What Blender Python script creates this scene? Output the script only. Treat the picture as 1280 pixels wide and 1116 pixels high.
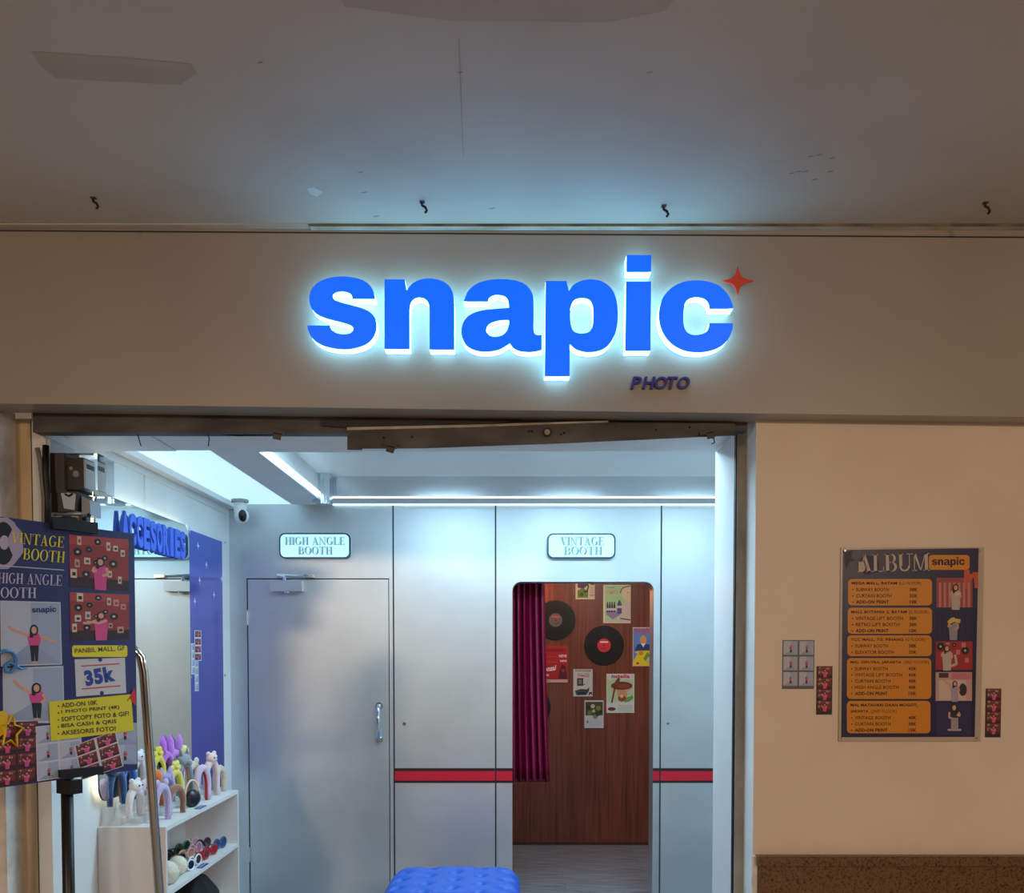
import bpy, bmesh, math, random
from mathutils import Vector, Matrix
random.seed(7)
for o in list(bpy.data.objects): bpy.data.objects.remove(o)
SC = bpy.context.scene; COL = SC.collection
PI = math.pi
# ------------------------------------------------------------------ camera, world, light, exposure
F = 1182.0; CX = 640.0; CY = 853.5; CAMZ = 1.55; PITCH = math.atan(41.5/F)
cam = bpy.data.cameras.new('camera'); camo = bpy.data.objects.new('camera', cam); COL.objects.link(camo)
cam.sensor_fit = 'HORIZONTAL'; cam.sensor_width = 36; cam.lens = F/1280*36
cam.shift_y = (CY-558)/1280; cam.clip_start = 0.05
camo.location = (0, 0, CAMZ); camo.rotation_euler = (PI/2-PITCH, 0, 0); SC.camera = camo
W = bpy.data.worlds.new('world'); SC.world = W; W.use_nodes = True
W.node_tree.nodes['Background'].inputs[0].default_value = (1.0, 0.74, 0.52, 1)
W.node_tree.nodes['Background'].inputs[1].default_value = 0.145
vs = SC.view_settings; vs.view_transform = 'Standard'; vs.look = 'None'; vs.exposure = 0.0; vs.gamma = 1.0
vs.use_curve_mapping = False
def area(name, loc, rot, sx, sy, power, col, shape='RECTANGLE', spread=PI):
    l = bpy.data.lights.new(name, 'AREA'); l.shape = shape; l.size = sx; l.size_y = sy
    l.energy = power; l.color = col; l.spread = spread
    o = bpy.data.objects.new(name, l); COL.objects.link(o); o.location = loc; o.rotation_euler = rot
    return o
WARM = (1.0, 0.74, 0.52); COOL = (0.52, 0.82, 1.0)
# the mall's own ceiling lamps, along the corridor behind the camera
area('mall_lamp', (-2.6, -2.6, 2.9), (math.radians(28), 0, 0), 0.5, 0.5, 100, WARM)
area('mall_lamp', (2.6, -2.6, 2.9), (math.radians(28), 0, 0), 0.5, 0.5, 125, WARM)
# the shop's own downlights in the tray ceiling
for lx, ly, e in ((-0.45, 4.3, 21), (0.4, 4.3, 21), (1.25, 4.3, 17)):
    area('shop_downlight', (lx, ly, 2.535), (0, 0, 0), 0.5, 0.5, e, COOL, 'DISK')
# lamp in the vintage booth
area('booth_lamp', (0.75, 6.35, 2.36), (math.radians(12), 0, 0), 0.5, 0.3, 12, (1.0, 0.86, 0.76))

# ------------------------------------------------------------------ helpers
def ray(px, py):
    u = (px-CX)/F; v = (CY-py)/F; c = math.cos(PITCH); s = math.sin(PITCH)
    return Vector((u, c+s*v, -s+c*v))
def P(px, py, Y):
    d = ray(px, py); return Vector((0, 0, CAMZ)) + d*(Y/d.y)
def PX(px, py, X):
    d = ray(px, py); return Vector((0, 0, CAMZ)) + d*(X/d.x)
def PZ(px, py, z):
    d = ray(px, py); return Vector((0, 0, CAMZ)) + d*((z-CAMZ)/d.z)
def lin(c):
    return tuple((x/255/12.92 if x/255 <= .04045 else ((x/255+.055)/1.055)**2.4) for x in c)
MC = {}
def M(col, rough=.5, metal=0.0, emit=0.0, trans=0.0, alpha=1.0, ecol=None, coat=0.0, bump=0.0, bscale=60, var=0.0, ior=None, sheen=0.0):
    key = (col, rough, metal, emit, trans, alpha, ecol, coat, bump, bscale, var, ior, sheen)
    if key in MC: return MC[key]
    m = bpy.data.materials.new('mat_%02x%02x%02x' % tuple(int(x) for x in col)); m.use_nodes = True
    nt = m.node_tree; b = nt.nodes['Principled BSDF']
    c = lin(col) + (1,)
    b.inputs['Base Color'].default_value = c
    b.inputs['Roughness'].default_value = rough; b.inputs['Metallic'].default_value = metal
    if emit:
        b.inputs['Emission Color'].default_value = lin(ecol or col)+(1,); b.inputs['Emission Strength'].default_value = emit
    b.inputs['Transmission Weight'].default_value = trans; b.inputs['Alpha'].default_value = alpha
    b.inputs['Coat Weight'].default_value = coat; b.inputs['Coat Roughness'].default_value = .08
    b.inputs['Sheen Weight'].default_value = sheen
    if ior: b.inputs['IOR'].default_value = ior
    if bump or var:
        n = nt.nodes.new('ShaderNodeTexNoise'); n.inputs['Scale'].default_value = bscale; n.inputs['Detail'].default_value = 4
        t = nt.nodes.new('ShaderNodeTexCoord'); nt.links.new(t.outputs['Object'], n.inputs['Vector'])
        if bump:
            bp = nt.nodes.new('ShaderNodeBump'); bp.inputs['Strength'].default_value = bump; bp.inputs['Distance'].default_value = .01
            nt.links.new(n.outputs['Fac'], bp.inputs['Height']); nt.links.new(bp.outputs['Normal'], b.inputs['Normal'])
        if var:
            r = nt.nodes.new('ShaderNodeValToRGB'); e = r.color_ramp.elements
            e[0].position = .3; e[1].position = .7
            e[0].color = tuple(x*(1-var) for x in c[:3])+(1,); e[1].color = tuple(min(1, x*(1+var*.5)) for x in c[:3])+(1,)
            nt.links.new(n.outputs['Fac'], r.inputs['Fac']); nt.links.new(r.outputs['Color'], b.inputs['Base Color'])
    MC[key] = m; return m
def noise_mat(name, stops, scale, stretch=(1, 1, 1), rough=.5, metal=0.0, bump=0.0, detail=5, coat=0.0, dist=0.0, bdist=.005):
    """two or more colours mixed by a stretched noise (paint stains, wood grain, stone)"""
    m = bpy.data.materials.new(name); m.use_nodes = True; nt = m.node_tree; b = nt.nodes['Principled BSDF']
    t = nt.nodes.new('ShaderNodeTexCoord'); mp = nt.nodes.new('ShaderNodeMapping'); mp.inputs['Scale'].default_value = stretch
    n = nt.nodes.new('ShaderNodeTexNoise'); n.inputs['Scale'].default_value = scale; n.inputs['Detail'].default_value = detail
    n.inputs['Distortion'].default_value = dist
    r = nt.nodes.new('ShaderNodeValToRGB'); nt.links.new(t.outputs['Object'], mp.inputs['Vector'])
    nt.links.new(mp.outputs['Vector'], n.inputs['Vector']); nt.links.new(n.outputs['Fac'], r.inputs['Fac'])
    e = r.color_ramp.elements
    while len(e) < len(stops): e.new(.5)
    for k, (p, c) in enumerate(stops): e[k].position = p; e[k].color = lin(c)+(1,)
    nt.links.new(r.outputs['Color'], b.inputs['Base Color'])
    b.inputs['Roughness'].default_value = rough; b.inputs['Metallic'].default_value = metal; b.inputs['Coat Weight'].default_value = coat
    if bump:
        bp = nt.nodes.new('ShaderNodeBump'); bp.inputs['Strength'].default_value = bump; bp.inputs['Distance'].default_value = bdist
        nt.links.new(n.outputs['Fac'], bp.inputs['Height']); nt.links.new(bp.outputs['Normal'], b.inputs['Normal'])
    return m

def obj(name, bm, mat, parent=None, smooth=False, bevel=0.0):
    if bevel:
        bmesh.ops.bevel(bm, geom=[e for e in bm.edges if len(e.link_faces) == 2 and e.calc_face_angle(0) > .6], offset=bevel, segments=2, affect='EDGES', profile=.5)
    bmesh.ops.recalc_face_normals(bm, faces=bm.faces)
    me = bpy.data.meshes.new(name); bm.to_mesh(me); bm.free()
    for m in (mat if isinstance(mat, (list, tuple)) else [mat]): me.materials.append(m)
    if smooth:
        for p in me.polygons: p.use_smooth = True
    o = bpy.data.objects.new(name, me); COL.objects.link(o); o.parent = parent
    return o
def mobj(name, me, mat, parent=None):
    me.materials.clear(); me.materials.append(mat)
    o = bpy.data.objects.new(name, me); COL.objects.link(o); o.parent = parent; return o
def tag(o, label, cat, group=None):
    o['label'] = label; o['category'] = cat
    if group: o['group'] = group
    return o
def struct(o): o['kind'] = 'structure'; return o
def empty(name, loc=(0, 0, 0), rz=0.0, rx=0.0, ry=0.0):
    o = bpy.data.objects.new(name, None); COL.objects.link(o); o.location = loc; o.rotation_euler = (rx, ry, rz); o.empty_display_size = .05
    return o
def copy_tree(o, parent=None):
    c = o.copy(); COL.objects.link(c); c.parent = parent
    for ch in list(o.children): copy_tree(ch, c)
    return c
def B(): return bmesh.new()
def box(bm, x0, x1, y0, y1, z0, z1):
    v = [bm.verts.new(p) for p in ((x0,y0,z0),(x1,y0,z0),(x1,y1,z0),(x0,y1,z0),(x0,y0,z1),(x1,y0,z1),(x1,y1,z1),(x0,y1,z1))]
    for f in ((0,3,2,1),(4,5,6,7),(0,1,5,4),(1,2,6,5),(2,3,7,6),(3,0,4,7)): bm.faces.new([v[i] for i in f])
    return bm
def bx(*a): return box(B(), *a)
def prism(bm, pts, y0, y1, ax='y'):
    """polygon in XZ extruded along Y (ax y), in XY along Z (ax z), in YZ along X (ax x)"""
    f = {'y': lambda p, d: (p[0], d, p[1]), 'z': lambda p, d: (p[0], p[1], d), 'x': lambda p, d: (d, p[0], p[1])}[ax]
    a = [bm.verts.new(f(p, y0)) for p in pts]; b = [bm.verts.new(f(p, y1)) for p in pts]
    n = len(pts); bm.faces.new(a); bm.faces.new(b[::-1])
    for i in range(n): bm.faces.new((a[i], b[i], b[(i+1) % n], a[(i+1) % n]))
    return bm
def rrect(x0, x1, z0, z1, r, n=5):
    out = []
    for cx, cz, a0 in ((x1-r, z0+r, -90), (x1-r, z1-r, 0), (x0+r, z1-r, 90), (x0+r, z0+r, 180)):
        for k in range(n+1):
            a = math.radians(a0+90*k/n); out.append((cx+r*math.cos(a), cz+r*math.sin(a)))
    return out
def circ(cx, cz, r, n=24, rz=None, a0=0): return [(cx+r*math.cos(a0+2*PI*k/n), cz+(rz or r)*math.sin(a0+2*PI*k/n)) for k in range(n)]
def tube(bm, pts, r, n=8, closed=False, flat=None):
    """round tube along points; r is a number or one per point"""
    pts = [Vector(p) for p in pts]; m = len(pts); rings = []; up = None
    for i, p in enumerate(pts):
        if closed: t = pts[(i+1) % m]-pts[i-1]
        else: t = pts[min(i+1, m-1)]-pts[max(i-1, 0)]
        t.normalize()
        if up is None: up = Vector((0, 0, 1)) if abs(t.z) < .9 else Vector((1, 0, 0))
        s = t.cross(up)
        if s.length < 1e-4: s = t.orthogonal()
        s.normalize(); up = s.cross(t).normalized()
        rr = r[i] if isinstance(r, (list, tuple)) else r
        rings.append([bm.verts.new(p+(s*math.cos(2*PI*k/n)+up*(flat or 1)*math.sin(2*PI*k/n))*rr) for k in range(n)])
    for i in range(m if closed else m-1):
        a, b = rings[i], rings[(i+1) % m]
        for k in range(n): bm.faces.new((a[k], a[(k+1) % n], b[(k+1) % n], b[k]))
    if not closed: bm.faces.new(rings[0][::-1]); bm.faces.new(rings[-1])
    return bm
def ball(bm, c, r, u=12, v=8, scale=(1, 1, 1), rot=None):
    m = Matrix.Translation(Vector(c)) @ (rot.to_matrix().to_4x4() if rot else Matrix()) @ Matrix.Diagonal((r*scale[0], r*scale[1], r*scale[2], 1))
    bmesh.ops.create_uvsphere(bm, u_segments=u, v_segments=v, radius=1, matrix=m); return bm
def disc(bm, c, r, h, axis='y', n=20):
    rot = {'y': Matrix.Rotation(PI/2, 4, 'X'), 'x': Matrix.Rotation(PI/2, 4, 'Y'), 'z': Matrix()}[axis]
    bmesh.ops.create_cone(bm, cap_ends=True, segments=n, radius1=r, radius2=r, depth=h, matrix=Matrix.Translation(Vector(c)) @ rot); return bm
def smooth_contour(pts, sub=5):
    """pts with a third value 'c' are corners, the rest are joined by a Catmull-Rom curve"""
    n = len(pts); out = []
    for i in range(n):
        p1 = pts[i]; p2 = pts[(i+1) % n]; p0 = pts[i-1] if len(p1) == 2 else p1; p3 = pts[(i+2) % n] if len(p2) == 2 else p2
        out.append((p1[0], p1[1]))
        if len(p1) == 3 and len(p2) == 3: continue
        for k in range(1, sub):
            t = k/sub
            f = lambda a, b, c, d: .5*((2*b)+(-a+c)*t+(2*a-5*b+4*c-d)*t*t+(-a+3*b-3*c+d)*t**3)
            out.append((f(p0[0], p1[0], p2[0], p3[0]), f(p0[1], p1[1], p2[1], p3[1])))
    return out
def curve_mesh(contours, extrude, fill):
    c = bpy.data.curves.new('outline', 'CURVE'); c.dimensions = '2D'; c.fill_mode = 'BOTH' if fill else 'NONE'; c.extrude = extrude
    for pts in contours:
        s = c.splines.new('POLY'); s.points.add(len(pts)-1); s.use_cyclic_u = True
        for q, p in zip(s.points, pts): q.co = (p[0], p[1], 0, 1)
    o = bpy.data.objects.new('outline', c); me = bpy.data.meshes.new_from_object(o)
    bpy.data.objects.remove(o); bpy.data.curves.remove(c)
    me.transform(Matrix(((1,0,0,0),(0,0,-1,0),(0,1,0,0),(0,0,0,1))))     # into the XZ plane, front to -Y
    return me
TXT = {}
def text_geo(body, bold=0.0, shear=0.0):
    """flat outline text as (verts, faces), scaled so its bounding box is 0..1 by 0..1; also the aspect"""
    k = (body, bold, shear)
    if k in TXT: return TXT[k]
    c = bpy.data.curves.new('t', 'FONT'); c.body = body; c.offset = bold; c.shear = shear; c.resolution_u = 3; c.fill_mode = 'FRONT'; c.dimensions = '2D'
    c.space_character = 1.0+bold*2
    o = bpy.data.objects.new('t', c); me = bpy.data.meshes.new_from_object(o)
    vs_ = [(v.co.x, v.co.y) for v in me.vertices]; fs = [tuple(p.vertices) for p in me.polygons]
    bpy.data.objects.remove(o); bpy.data.curves.remove(c); bpy.data.meshes.remove(me)
    x0 = min(v[0] for v in vs_); x1 = max(v[0] for v in vs_); y0 = min(v[1] for v in vs_); y1 = max(v[1] for v in vs_)
    TXT[k] = ([((v[0]-x0)/(x1-x0), (v[1]-y0)/(y1-y0)) for v in vs_], fs, (x1-x0)/(y1-y0)); return TXT[k]
# high-contrast serif capitals, drawn here (unit height): stems are thick, hairlines thin
def serif(ch, st=.17, h=.045):
    q = lambda *p: list(p)
    R = lambda x0, x1, y0, y1: [(x0,y0),(x1,y0),(x1,y1),(x0,y1)]
    def stem(x, y0=0, y1=1, w=st): return [R(x, x+w, y0, y1), R(x-.07, x+w+.07, y0, y0+h), R(x-.07, x+w+.07, y1-h, y1)]
    def ring(cx, cy, rx, ry, a0, a1, tx, ty, n=14):
        o = []; i = []
        for k in range(n+1):
            a = math.radians(a0+(a1-a0)*k/n); o.append((cx+rx*math.cos(a), cy+ry*math.sin(a))); i.append((cx+(rx-tx)*math.cos(a), cy+(ry-ty)*math.sin(a)))
        return [[o[k], o[k+1], i[k+1], i[k]] for k in range(n)]
    S = {'I': (.31, stem(.07)), 'H': (.78, stem(.07)+stem(.54)+[R(.2, .56, .48, .48+h)]),
         'T': (.74, stem(.285)[:2]+[R(0, .74, 1-h, 1), R(0, h, .75, 1), R(.74-h, .74, .75, 1)]),
         'E': (.66, stem(.07)+[R(.1, .62, 1-h, 1), R(.1, .66, 0, h), R(.2, .48, .5, .5+h), R(.62-h, .62, .78, 1), R(.66-h, .66, 0, .24), R(.48-h, .48, .38, .66)]),
         'L': (.64, stem(.07)+[R(.1, .62, 0, h), R(.62-h, .62, 0, .27)]),
         'V': (.78, [[(.06,1),(.25,1),(.46,.0),(.36,0)], [(.4,0),(.45,0),(.7,1),(.65,1)], R(0,.33,1-h,1), R(.56,.8,1-h,1)]),
         'A': (.78, [[(.3,1),(.42,1),(.72,0),(.52,0)], [(.1,0),(.15,0),(.4,1),(.35,1)], R(0,.26,0,h), R(.44,.8,0,h), R(.2,.56,.3,.3+h)]),
         'N': (.84, [R(.1,.1+h,0,1), R(0,.25,0,h), [(.06,1),(.2,1),(.72,0),(.6,0)], R(.68,.68+h,0,1), R(.56,.84,1-h,1), R(0,.16,1-h,1)]),
         'O': (.8, ring(.4,.5,.4,.52,0,360,.16,.045,28)), 'U': (.76, [R(.07,.07+st,.3,1), R(0,.31,1-h,1), R(.62,.62+h,.3,1), R(.5,.76,1-h,1)]+ring(.37,.32,.3,.33,180,360,.1,.08)),
         'G': (.8, ring(.4,.5,.4,.52,45,330,.16,.05,24)+[R(.58,.58+st*.8,.08,.44), R(.48,.82,.44-h,.44)]),
         'B': (.7, stem(.07)+ring(.36,.745,.26,.255,-90,90,.13,.045)+ring(.38,.26,.3,.27,-90,90,.15,.045)+[R(.2,.4,1-h,1), R(.2,.4,.49,.49+h), R(.2,.4,0,h)]),
         'M': (.98, [R(.1,.1+h,0,1), R(0,.25,0,h), [(.06,1),(.22,1),(.5,0),(.44,0)], [(.44,0),(.49,0),(.76,1),(.71,1)], R(.7,.7+st,0,1), R(.62,.98,0,h), R(.72,.98,1-h,1), R(0,.2,1-h,1)]),
         ' ': (.3, [])}
    return S[ch]
def serif_geo(body, gap=.07):
    vs_ = []; fs = []; x = 0
    for ch in body:
        w, polys = serif(ch)
        for pl in polys:
            i = len(vs_); vs_ += [(x+a, b) for a, b in pl]; fs.append(tuple(range(i, i+len(pl))))
        x += w+gap
    x -= gap
    return ([(a/x, b) for a, b in vs_], fs, x)
def logo_geo():
    allc = [smooth_contour(c, 3) for k in 'snapic' for c in GL[k]]+[smooth_contour(idot, 3)]
    me = curve_mesh(allc, 0, True); vs_ = [(v.co.x, -v.co.z) for v in me.vertices]; fs = [tuple(p.vertices) for p in me.polygons]
    x0 = min(v[0] for v in vs_); x1_ = max(v[0] for v in vs_); y0 = min(v[1] for v in vs_); y1_ = max(v[1] for v in vs_)
    return ([((v[0]-x0)/(x1_-x0), (v[1]-y0)/(y1_-y0)) for v in vs_], fs, 3.5)
class Canvas:
    """flat print: polygons of several colours in one mesh, stacked in fractions of a millimetre.  fm maps print coordinates to the local plane."""
    def __init__(s, fm=lambda a, b: (a, b), y=-.001, step=.0003):
        s.bm = B(); s.mats = []; s.fm = fm; s.y = y; s.step = step; s.n = 0
    def mi(s, m):
        if m not in s.mats: s.mats.append(m)
        return s.mats.index(m)
    def poly(s, pts, m, layer=0):
        s.n += 1; y = s.y-s.step*layer-s.n*3e-6
        v = [s.bm.verts.new((p[0], y, p[1])) for p in (s.fm(*q) for q in pts)]
        try: f = s.bm.faces.new(v); f.material_index = s.mi(m)
        except ValueError: pass
    def rect(s, x0, x1, y0, y1, m, layer=0): s.poly([(x0,y0),(x1,y0),(x1,y1),(x0,y1)], m, layer)
    def rr(s, x0, x1, y0, y1, r, m, layer=0): s.poly(rrect(min(x0,x1), max(x0,x1), min(y0,y1), max(y0,y1), r), m, layer)
    def circ(s, x, y, r, m, layer=0, ry=None, n=16): s.poly(circ(x, y, r, n, ry), m, layer)
    def line(s, pts, w, m, layer=0):
        for a, b in zip(pts[:-1], pts[1:]):
            d = math.hypot(b[0]-a[0], b[1]-a[1]) or 1; nx = -(b[1]-a[1])/d*w/2; ny = (b[0]-a[0])/d*w/2
            s.poly([(a[0]+nx,a[1]+ny),(b[0]+nx,b[1]+ny),(b[0]-nx,b[1]-ny),(a[0]-nx,a[1]-ny)], m, layer)
    def geo(s, g, p0, p1, h, m, layer=2):
        """text geometry on the baseline p0-p1, h tall in print units (image space: y grows down when h < 0)"""
        vs_, fs, _ = g; dx = p1[0]-p0[0]; dy = p1[1]-p0[1]; L = math.hypot(dx, dy); nx, ny = -dy/L*h, dx/L*h
        y = s.y-s.step*layer
        vv = []
        for a, b in vs_:
            q = s.fm(p0[0]+dx*a+nx*b, p0[1]+dy*a+ny*b); vv.append(s.bm.verts.new((q[0], y, q[1])))
        k = s.mi(m)
        for f in fs:
            try: fc = s.bm.faces.new([vv[i] for i in f]); fc.material_index = k
            except ValueError: pass
    def build(s, name, parent=None, label=None):
        me = bpy.data.meshes.new(name); s.bm.to_mesh(me); s.bm.free()
        for m in s.mats: me.materials.append(m)
        o = bpy.data.objects.new(name, me); COL.objects.link(o); o.parent = parent
        if label: o['label'] = label
        return o

# ------------------------------------------------------------------ materials of the setting
m_ceil = noise_mat('ceiling_paint', [(.25, (190,182,176)), (.45, (200,193,187)), (.75, (206,199,193))], 1.7, rough=.62, bump=.12, detail=7, bdist=.004)
m_fascia = noise_mat('fascia_panel', [(.3, (154,145,137)), (.7, (166,157,149))], 1.2, rough=.36, detail=3)
m_wall = noise_mat('wall_paint', [(.25, (216,198,182)), (.6, (226,210,195))], 2.2, rough=.55, bump=.05, detail=6)
m_white = M((228,230,232), .45, var=.05, bscale=3)
m_plaster = noise_mat('plaster_edge', [(.35, (196,190,184)), (.6, (226,222,218))], 9, rough=.8, bump=.3)
m_tan = noise_mat('tan_strip', [(.3, (196,168,130)), (.6, (222,198,164))], 5, (1, 1, .3), rough=.6)
m_rail = noise_mat('dirty_rail', [(.25, (120,108,92)), (.5, (168,160,146)), (.75, (196,190,180))], 9, (1, 1, .35), rough=.55, metal=.0, bump=.2)
m_header = noise_mat('dirty_header', [(.25, (46,44,45)), (.5, (76,74,75)), (.75, (108,106,107))], 7, (.5, 1, 1.4), rough=.6, metal=.2, bump=.3)
m_black = M((14,14,16), .5)
m_granite = noise_mat('granite', [(.28, (40,26,16)), (.45, (98,70,44)), (.56, (120,88,56)), (.7, (58,40,26))], 95, rough=.3, detail=9)
m_silver = noise_mat('silver_laminate', [(.3, (194,202,208)), (.7, (206,213,218))], 3, rough=.4, metal=.85, detail=3)
m_steel = M((205,210,214), .16, .95)
m_wood = noise_mat('wood_veneer', [(.25, (84,40,28)), (.45, (112,58,40)), (.6, (126,68,48)), (.8, (98,50,36))], 5, (14, 1, .35), rough=.42, detail=6)
m_plank = noise_mat('grey_plank', [(.25, (92,95,102)), (.5, (124,127,135)), (.75, (154,157,165))], 4, (1.2, 9, 1), rough=.4, detail=6)
m_floor = noise_mat('floor_grey', [(.3, (90,92,98)), (.7, (116,118,124))], 3, rough=.4)
m_mallfloor = noise_mat('mall_tile', [(.3, (164,150,134)), (.7, (180,166,150))], 2, rough=.35)
m_panelight = M((235,250,255), .5, emit=.8, ecol=(196,240,255))
m_led = M((250,255,255), .5, emit=2.3, ecol=(205,243,255))
m_warmled = M((255,250,235), .5, emit=5.0, ecol=(255,240,205))

# ------------------------------------------------------------------ the setting: mall side
YF, YW, YB = 3.30, 3.40, 5.75           # fascia front, front wall, booth facade
XL = -1.712                             # shop left wall
def zf(px, py): return P(px, py, YF).z
xl, xr = -2.7, 2.7
def fl(ya, yb, X):                      # z on the fascia for a line through (0,ya) and (1280,yb)
    px = CX+X*F/YF; return zf(px, ya+(yb-ya)*px/1280)
ztop = 3.012
struct(obj('trim_1', prism(B(), [(xl, fl(504,521,xl)), (xr, fl(504,521,xr)), (xr, ztop+.1), (xl, ztop+.1)], YF, YW+.03), m_fascia))['label'] = 'long beige fascia panel above the shop doorway'
cz = 2.997
ceil = struct(obj('ceiling', bx(-4, 4, -4.5, YF+.0, cz, cz+.06), m_ceil))
xe = PZ(385, 279, cz-.006).x
obj('edge_board', bx(xe, 4, PZ(800, 282, cz-.006).y, YF-.001, cz-.008, cz-.0005), noise_mat('edge_paint', [(.35, (176,166,150)), (.6, (208,204,198))], 6, (1,3,1), rough=.5), ceil)
obj('edge_board', bx(-4, xe-.004, PZ(200, 279, cz).y, YF-.001, cz-.004, cz-.0005), m_ceil, ceil)
bm = B(); box(bm, xe, 4, PZ(800, 282, cz-.006).y-.002, PZ(800, 282, cz-.006).y+.0005, cz-.0085, cz-.0003)
obj('stained_joint', bm, noise_mat('joint_stain', [(.35, (86,72,54)), (.65, (146,128,96))], 7, (1,1,1), rough=.8), ceil)
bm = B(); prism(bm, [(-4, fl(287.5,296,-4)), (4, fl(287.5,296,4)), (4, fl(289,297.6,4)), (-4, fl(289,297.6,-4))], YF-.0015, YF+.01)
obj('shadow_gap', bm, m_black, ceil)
pat = noise_mat('patch_paint', [(.35, (182,171,162)), (.65, (190,181,174))], 5, rough=.62)
def cpatch(pts, m, name='paint_patch', dz=.0006):
    bm = B(); bm.faces.new([bm.verts.new((PZ(x, y, cz-dz).x, PZ(x, y, cz-dz).y, cz-dz)) for x, y in pts]); obj(name, bm, m, ceil)
cpatch([(38,64),(150,72),(240,80),(246,92),(225,106),(140,102),(70,98),(52,84)], pat); cpatch([(415,-30),(430,8),(560,26),(760,28),(830,14),(870,-30)], pat); drk = M((96,84,76), .8)
cpatch([(573,48),(574.2,48),(579.5,195),(578.5,195)], M((178,169,162), .8), 'hairline_crack', .0008)
for x, y in ((990,216),(998,214),(1006,214),(1013,195),(1024,193),(1040,197),(1018,224),(1038,214),(450,215),(325,78),(812,90),(575,90),(455,240),(470,270),(615,260)): cpatch([(x-4, y+.6), (x+3, y-1), (x+4, y+.4), (x-2, y+1.6)], M((160,149,140), .8), 'scuff', .0009)
cpatch([(384,236),(392,234),(404,240),(396,246),(388,243)], M((226,226,226), .5), 'scrape', .0009)
wf = struct(empty('wall_front', (0, 0, 0)))
xj = P(945, 700, YW).x
zt = P(1100, 524, YW).z
obj('wall_panel', bx(xj, 3.2, YW, YW+.14, 0, zt), m_wall, wf)
obj('lintel_panel', bx(xj-.01, 3.2, YW+.006, YW+.14, zt+.004, 2.42), m_wall, wf)
obj('dark_gap', bx(xj, 3.2, YW+.002, YW+.02, zt+.0, zt+.006), m_black, wf)
obj('wall_panel', bx(-3.2, P(0.5, 700, YW).x, YW-.0, YW+.12, 0, 2.42), m_plaster, wf)
struct(obj('floor', bx(-4, 4, -4.5, YW+.03, -.05, 0), m_mallfloor))
# jambs: the wall's reveal, then the shutter rail behind it
YJ = YW+.14
x1, x2 = P(917.5, 700, YJ+.02).x, P(920.5, 700, YJ).x
t = struct(empty('trim_2')); t['label'] = 'right doorway jamb with stained shutter rail and white edge'
obj('plaster_edge', bx(xj-.003, xj, YW+.001, YJ, 0, 2.40), M((232,234,236), .6, var=.08, bscale=6), t)
obj('shutter_rail', bx(x2, xj-.003, YJ-.004, YJ+.03, 0, 2.40), m_rail, t)
obj('seal_strip', bx(x1, x2, YJ+.004, YJ+.03, 0, 2.40), m_black, t)
t = struct(empty('trim_3')); t['label'] = 'left doorway jamb with tan strip and black seal'
YK = YW+.115; xk = P(0.5, 700, YW).x
obj('plaster_edge', bx(xk, xk+.003, YW+.001, YK, 0, 2.40), m_plaster, t)
obj('tan_strip', bx(xk, P(41, 700, YK).x, YK, YK+.05, 0, 2.40), m_tan, t)
obj('seal_strip', bx(P(41, 700, YK).x, P(45, 700, YK).x, YK+.003, YK+.05, 0, 2.40), m_black, t)
# wainscot
t = struct(empty('baseboard_right'))
zt2 = P(1100, 1070, YW-.03).z
bm = bx(xj+.012, 3.2, YW-.018, YW, 0, zt2-.035); obj('granite_slab', bm, m_granite, t)
bm = bx(xj+.008, 3.2, YW-.034, YW, zt2-.036, zt2); obj('granite_rail', bm, m_granite, t, bevel=.008)
bm = bx(xj-.006, xj+.012, YW-.012, YW, 0, zt2-.004); obj('plaster_edge', bm, m_plaster, t)
# doorway soffit boards and return
YS = 3.9; zs = P(700, 565, YS).z
t = struct(empty('trim_4')); t['label'] = 'white boards lining the head and side of the doorway'
zb = zs+.004
segs = [(XL, P(172, 550, 3.5).x, 0), (P(172.8, 550, 3.5).x, P(260, 550, 3.5).x, .003), (P(261, 550, 3.5).x, P(434, 550, 3.5).x, -.004), (P(434.4, 550, 3.5).x, x1, 0)]
for a, b, dz in segs: obj('soffit_board', bx(a, b, YW+.06, YS, zb+dz, zb+.016+dz), m_white, t)
obj('head_board', bx(XL, 1.8, YS-.03, YS, zb+.017, 2.62), m_white, t)
obj('side_board', bx(x1, x1+.04, YJ+.03, YS, 0, zs), m_white, t)
obj('sag_gap_shade', prism(B(), [(P(240,541,3.47).x, P(240,541,3.47).z), (P(300,545.5,3.47).x, P(300,545.5,3.47).z), (P(345,544,3.47).x, P(345,544,3.47).z), (P(376,539,3.47).x, P(376,539,3.47).z)], 3.465, 3.47), m_black, t)  # black sliver: shade of the gap at a sagging board, put into its colour
# shutter header: dirty beam with a loose drooping cover
t = struct(empty('trim_5')); t['label'] = 'grimy brown roller shutter header with a loose drooping cover plate'
def q(px, py, Y): v = P(px, py, Y); return (v.x, v.z)
Yh = YW+.03
obj('beam', prism(B(), [q(41,516,Yh), q(934,525,Yh), q(934,538,Yh), q(440,541,Yh), q(41,540,Yh)], Yh, Yh+.06), m_header, t)
Yc = YW+.012
obj('cover_plate', prism(B(), [q(434,538,Yc), q(434,561.5,Yc), q(452,561.5,Yc), q(452,560,Yc), q(530,559.5,Yc), q(700,553.5,Yc), q(919,543.5,Yc), q(919,528,Yc), q(760,528,Yc), q(600,534,Yc)], Yc, Yc+.012), m_header, t)
obj('cover_lip', prism(B(), [q(434,538,Yc), q(600,534,Yc), q(760,528,Yc), q(760,526,Yc), q(600,531,Yc), q(434,534.5,Yc)], Yc-.006, Yc+.012), m_rail, t)
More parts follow.
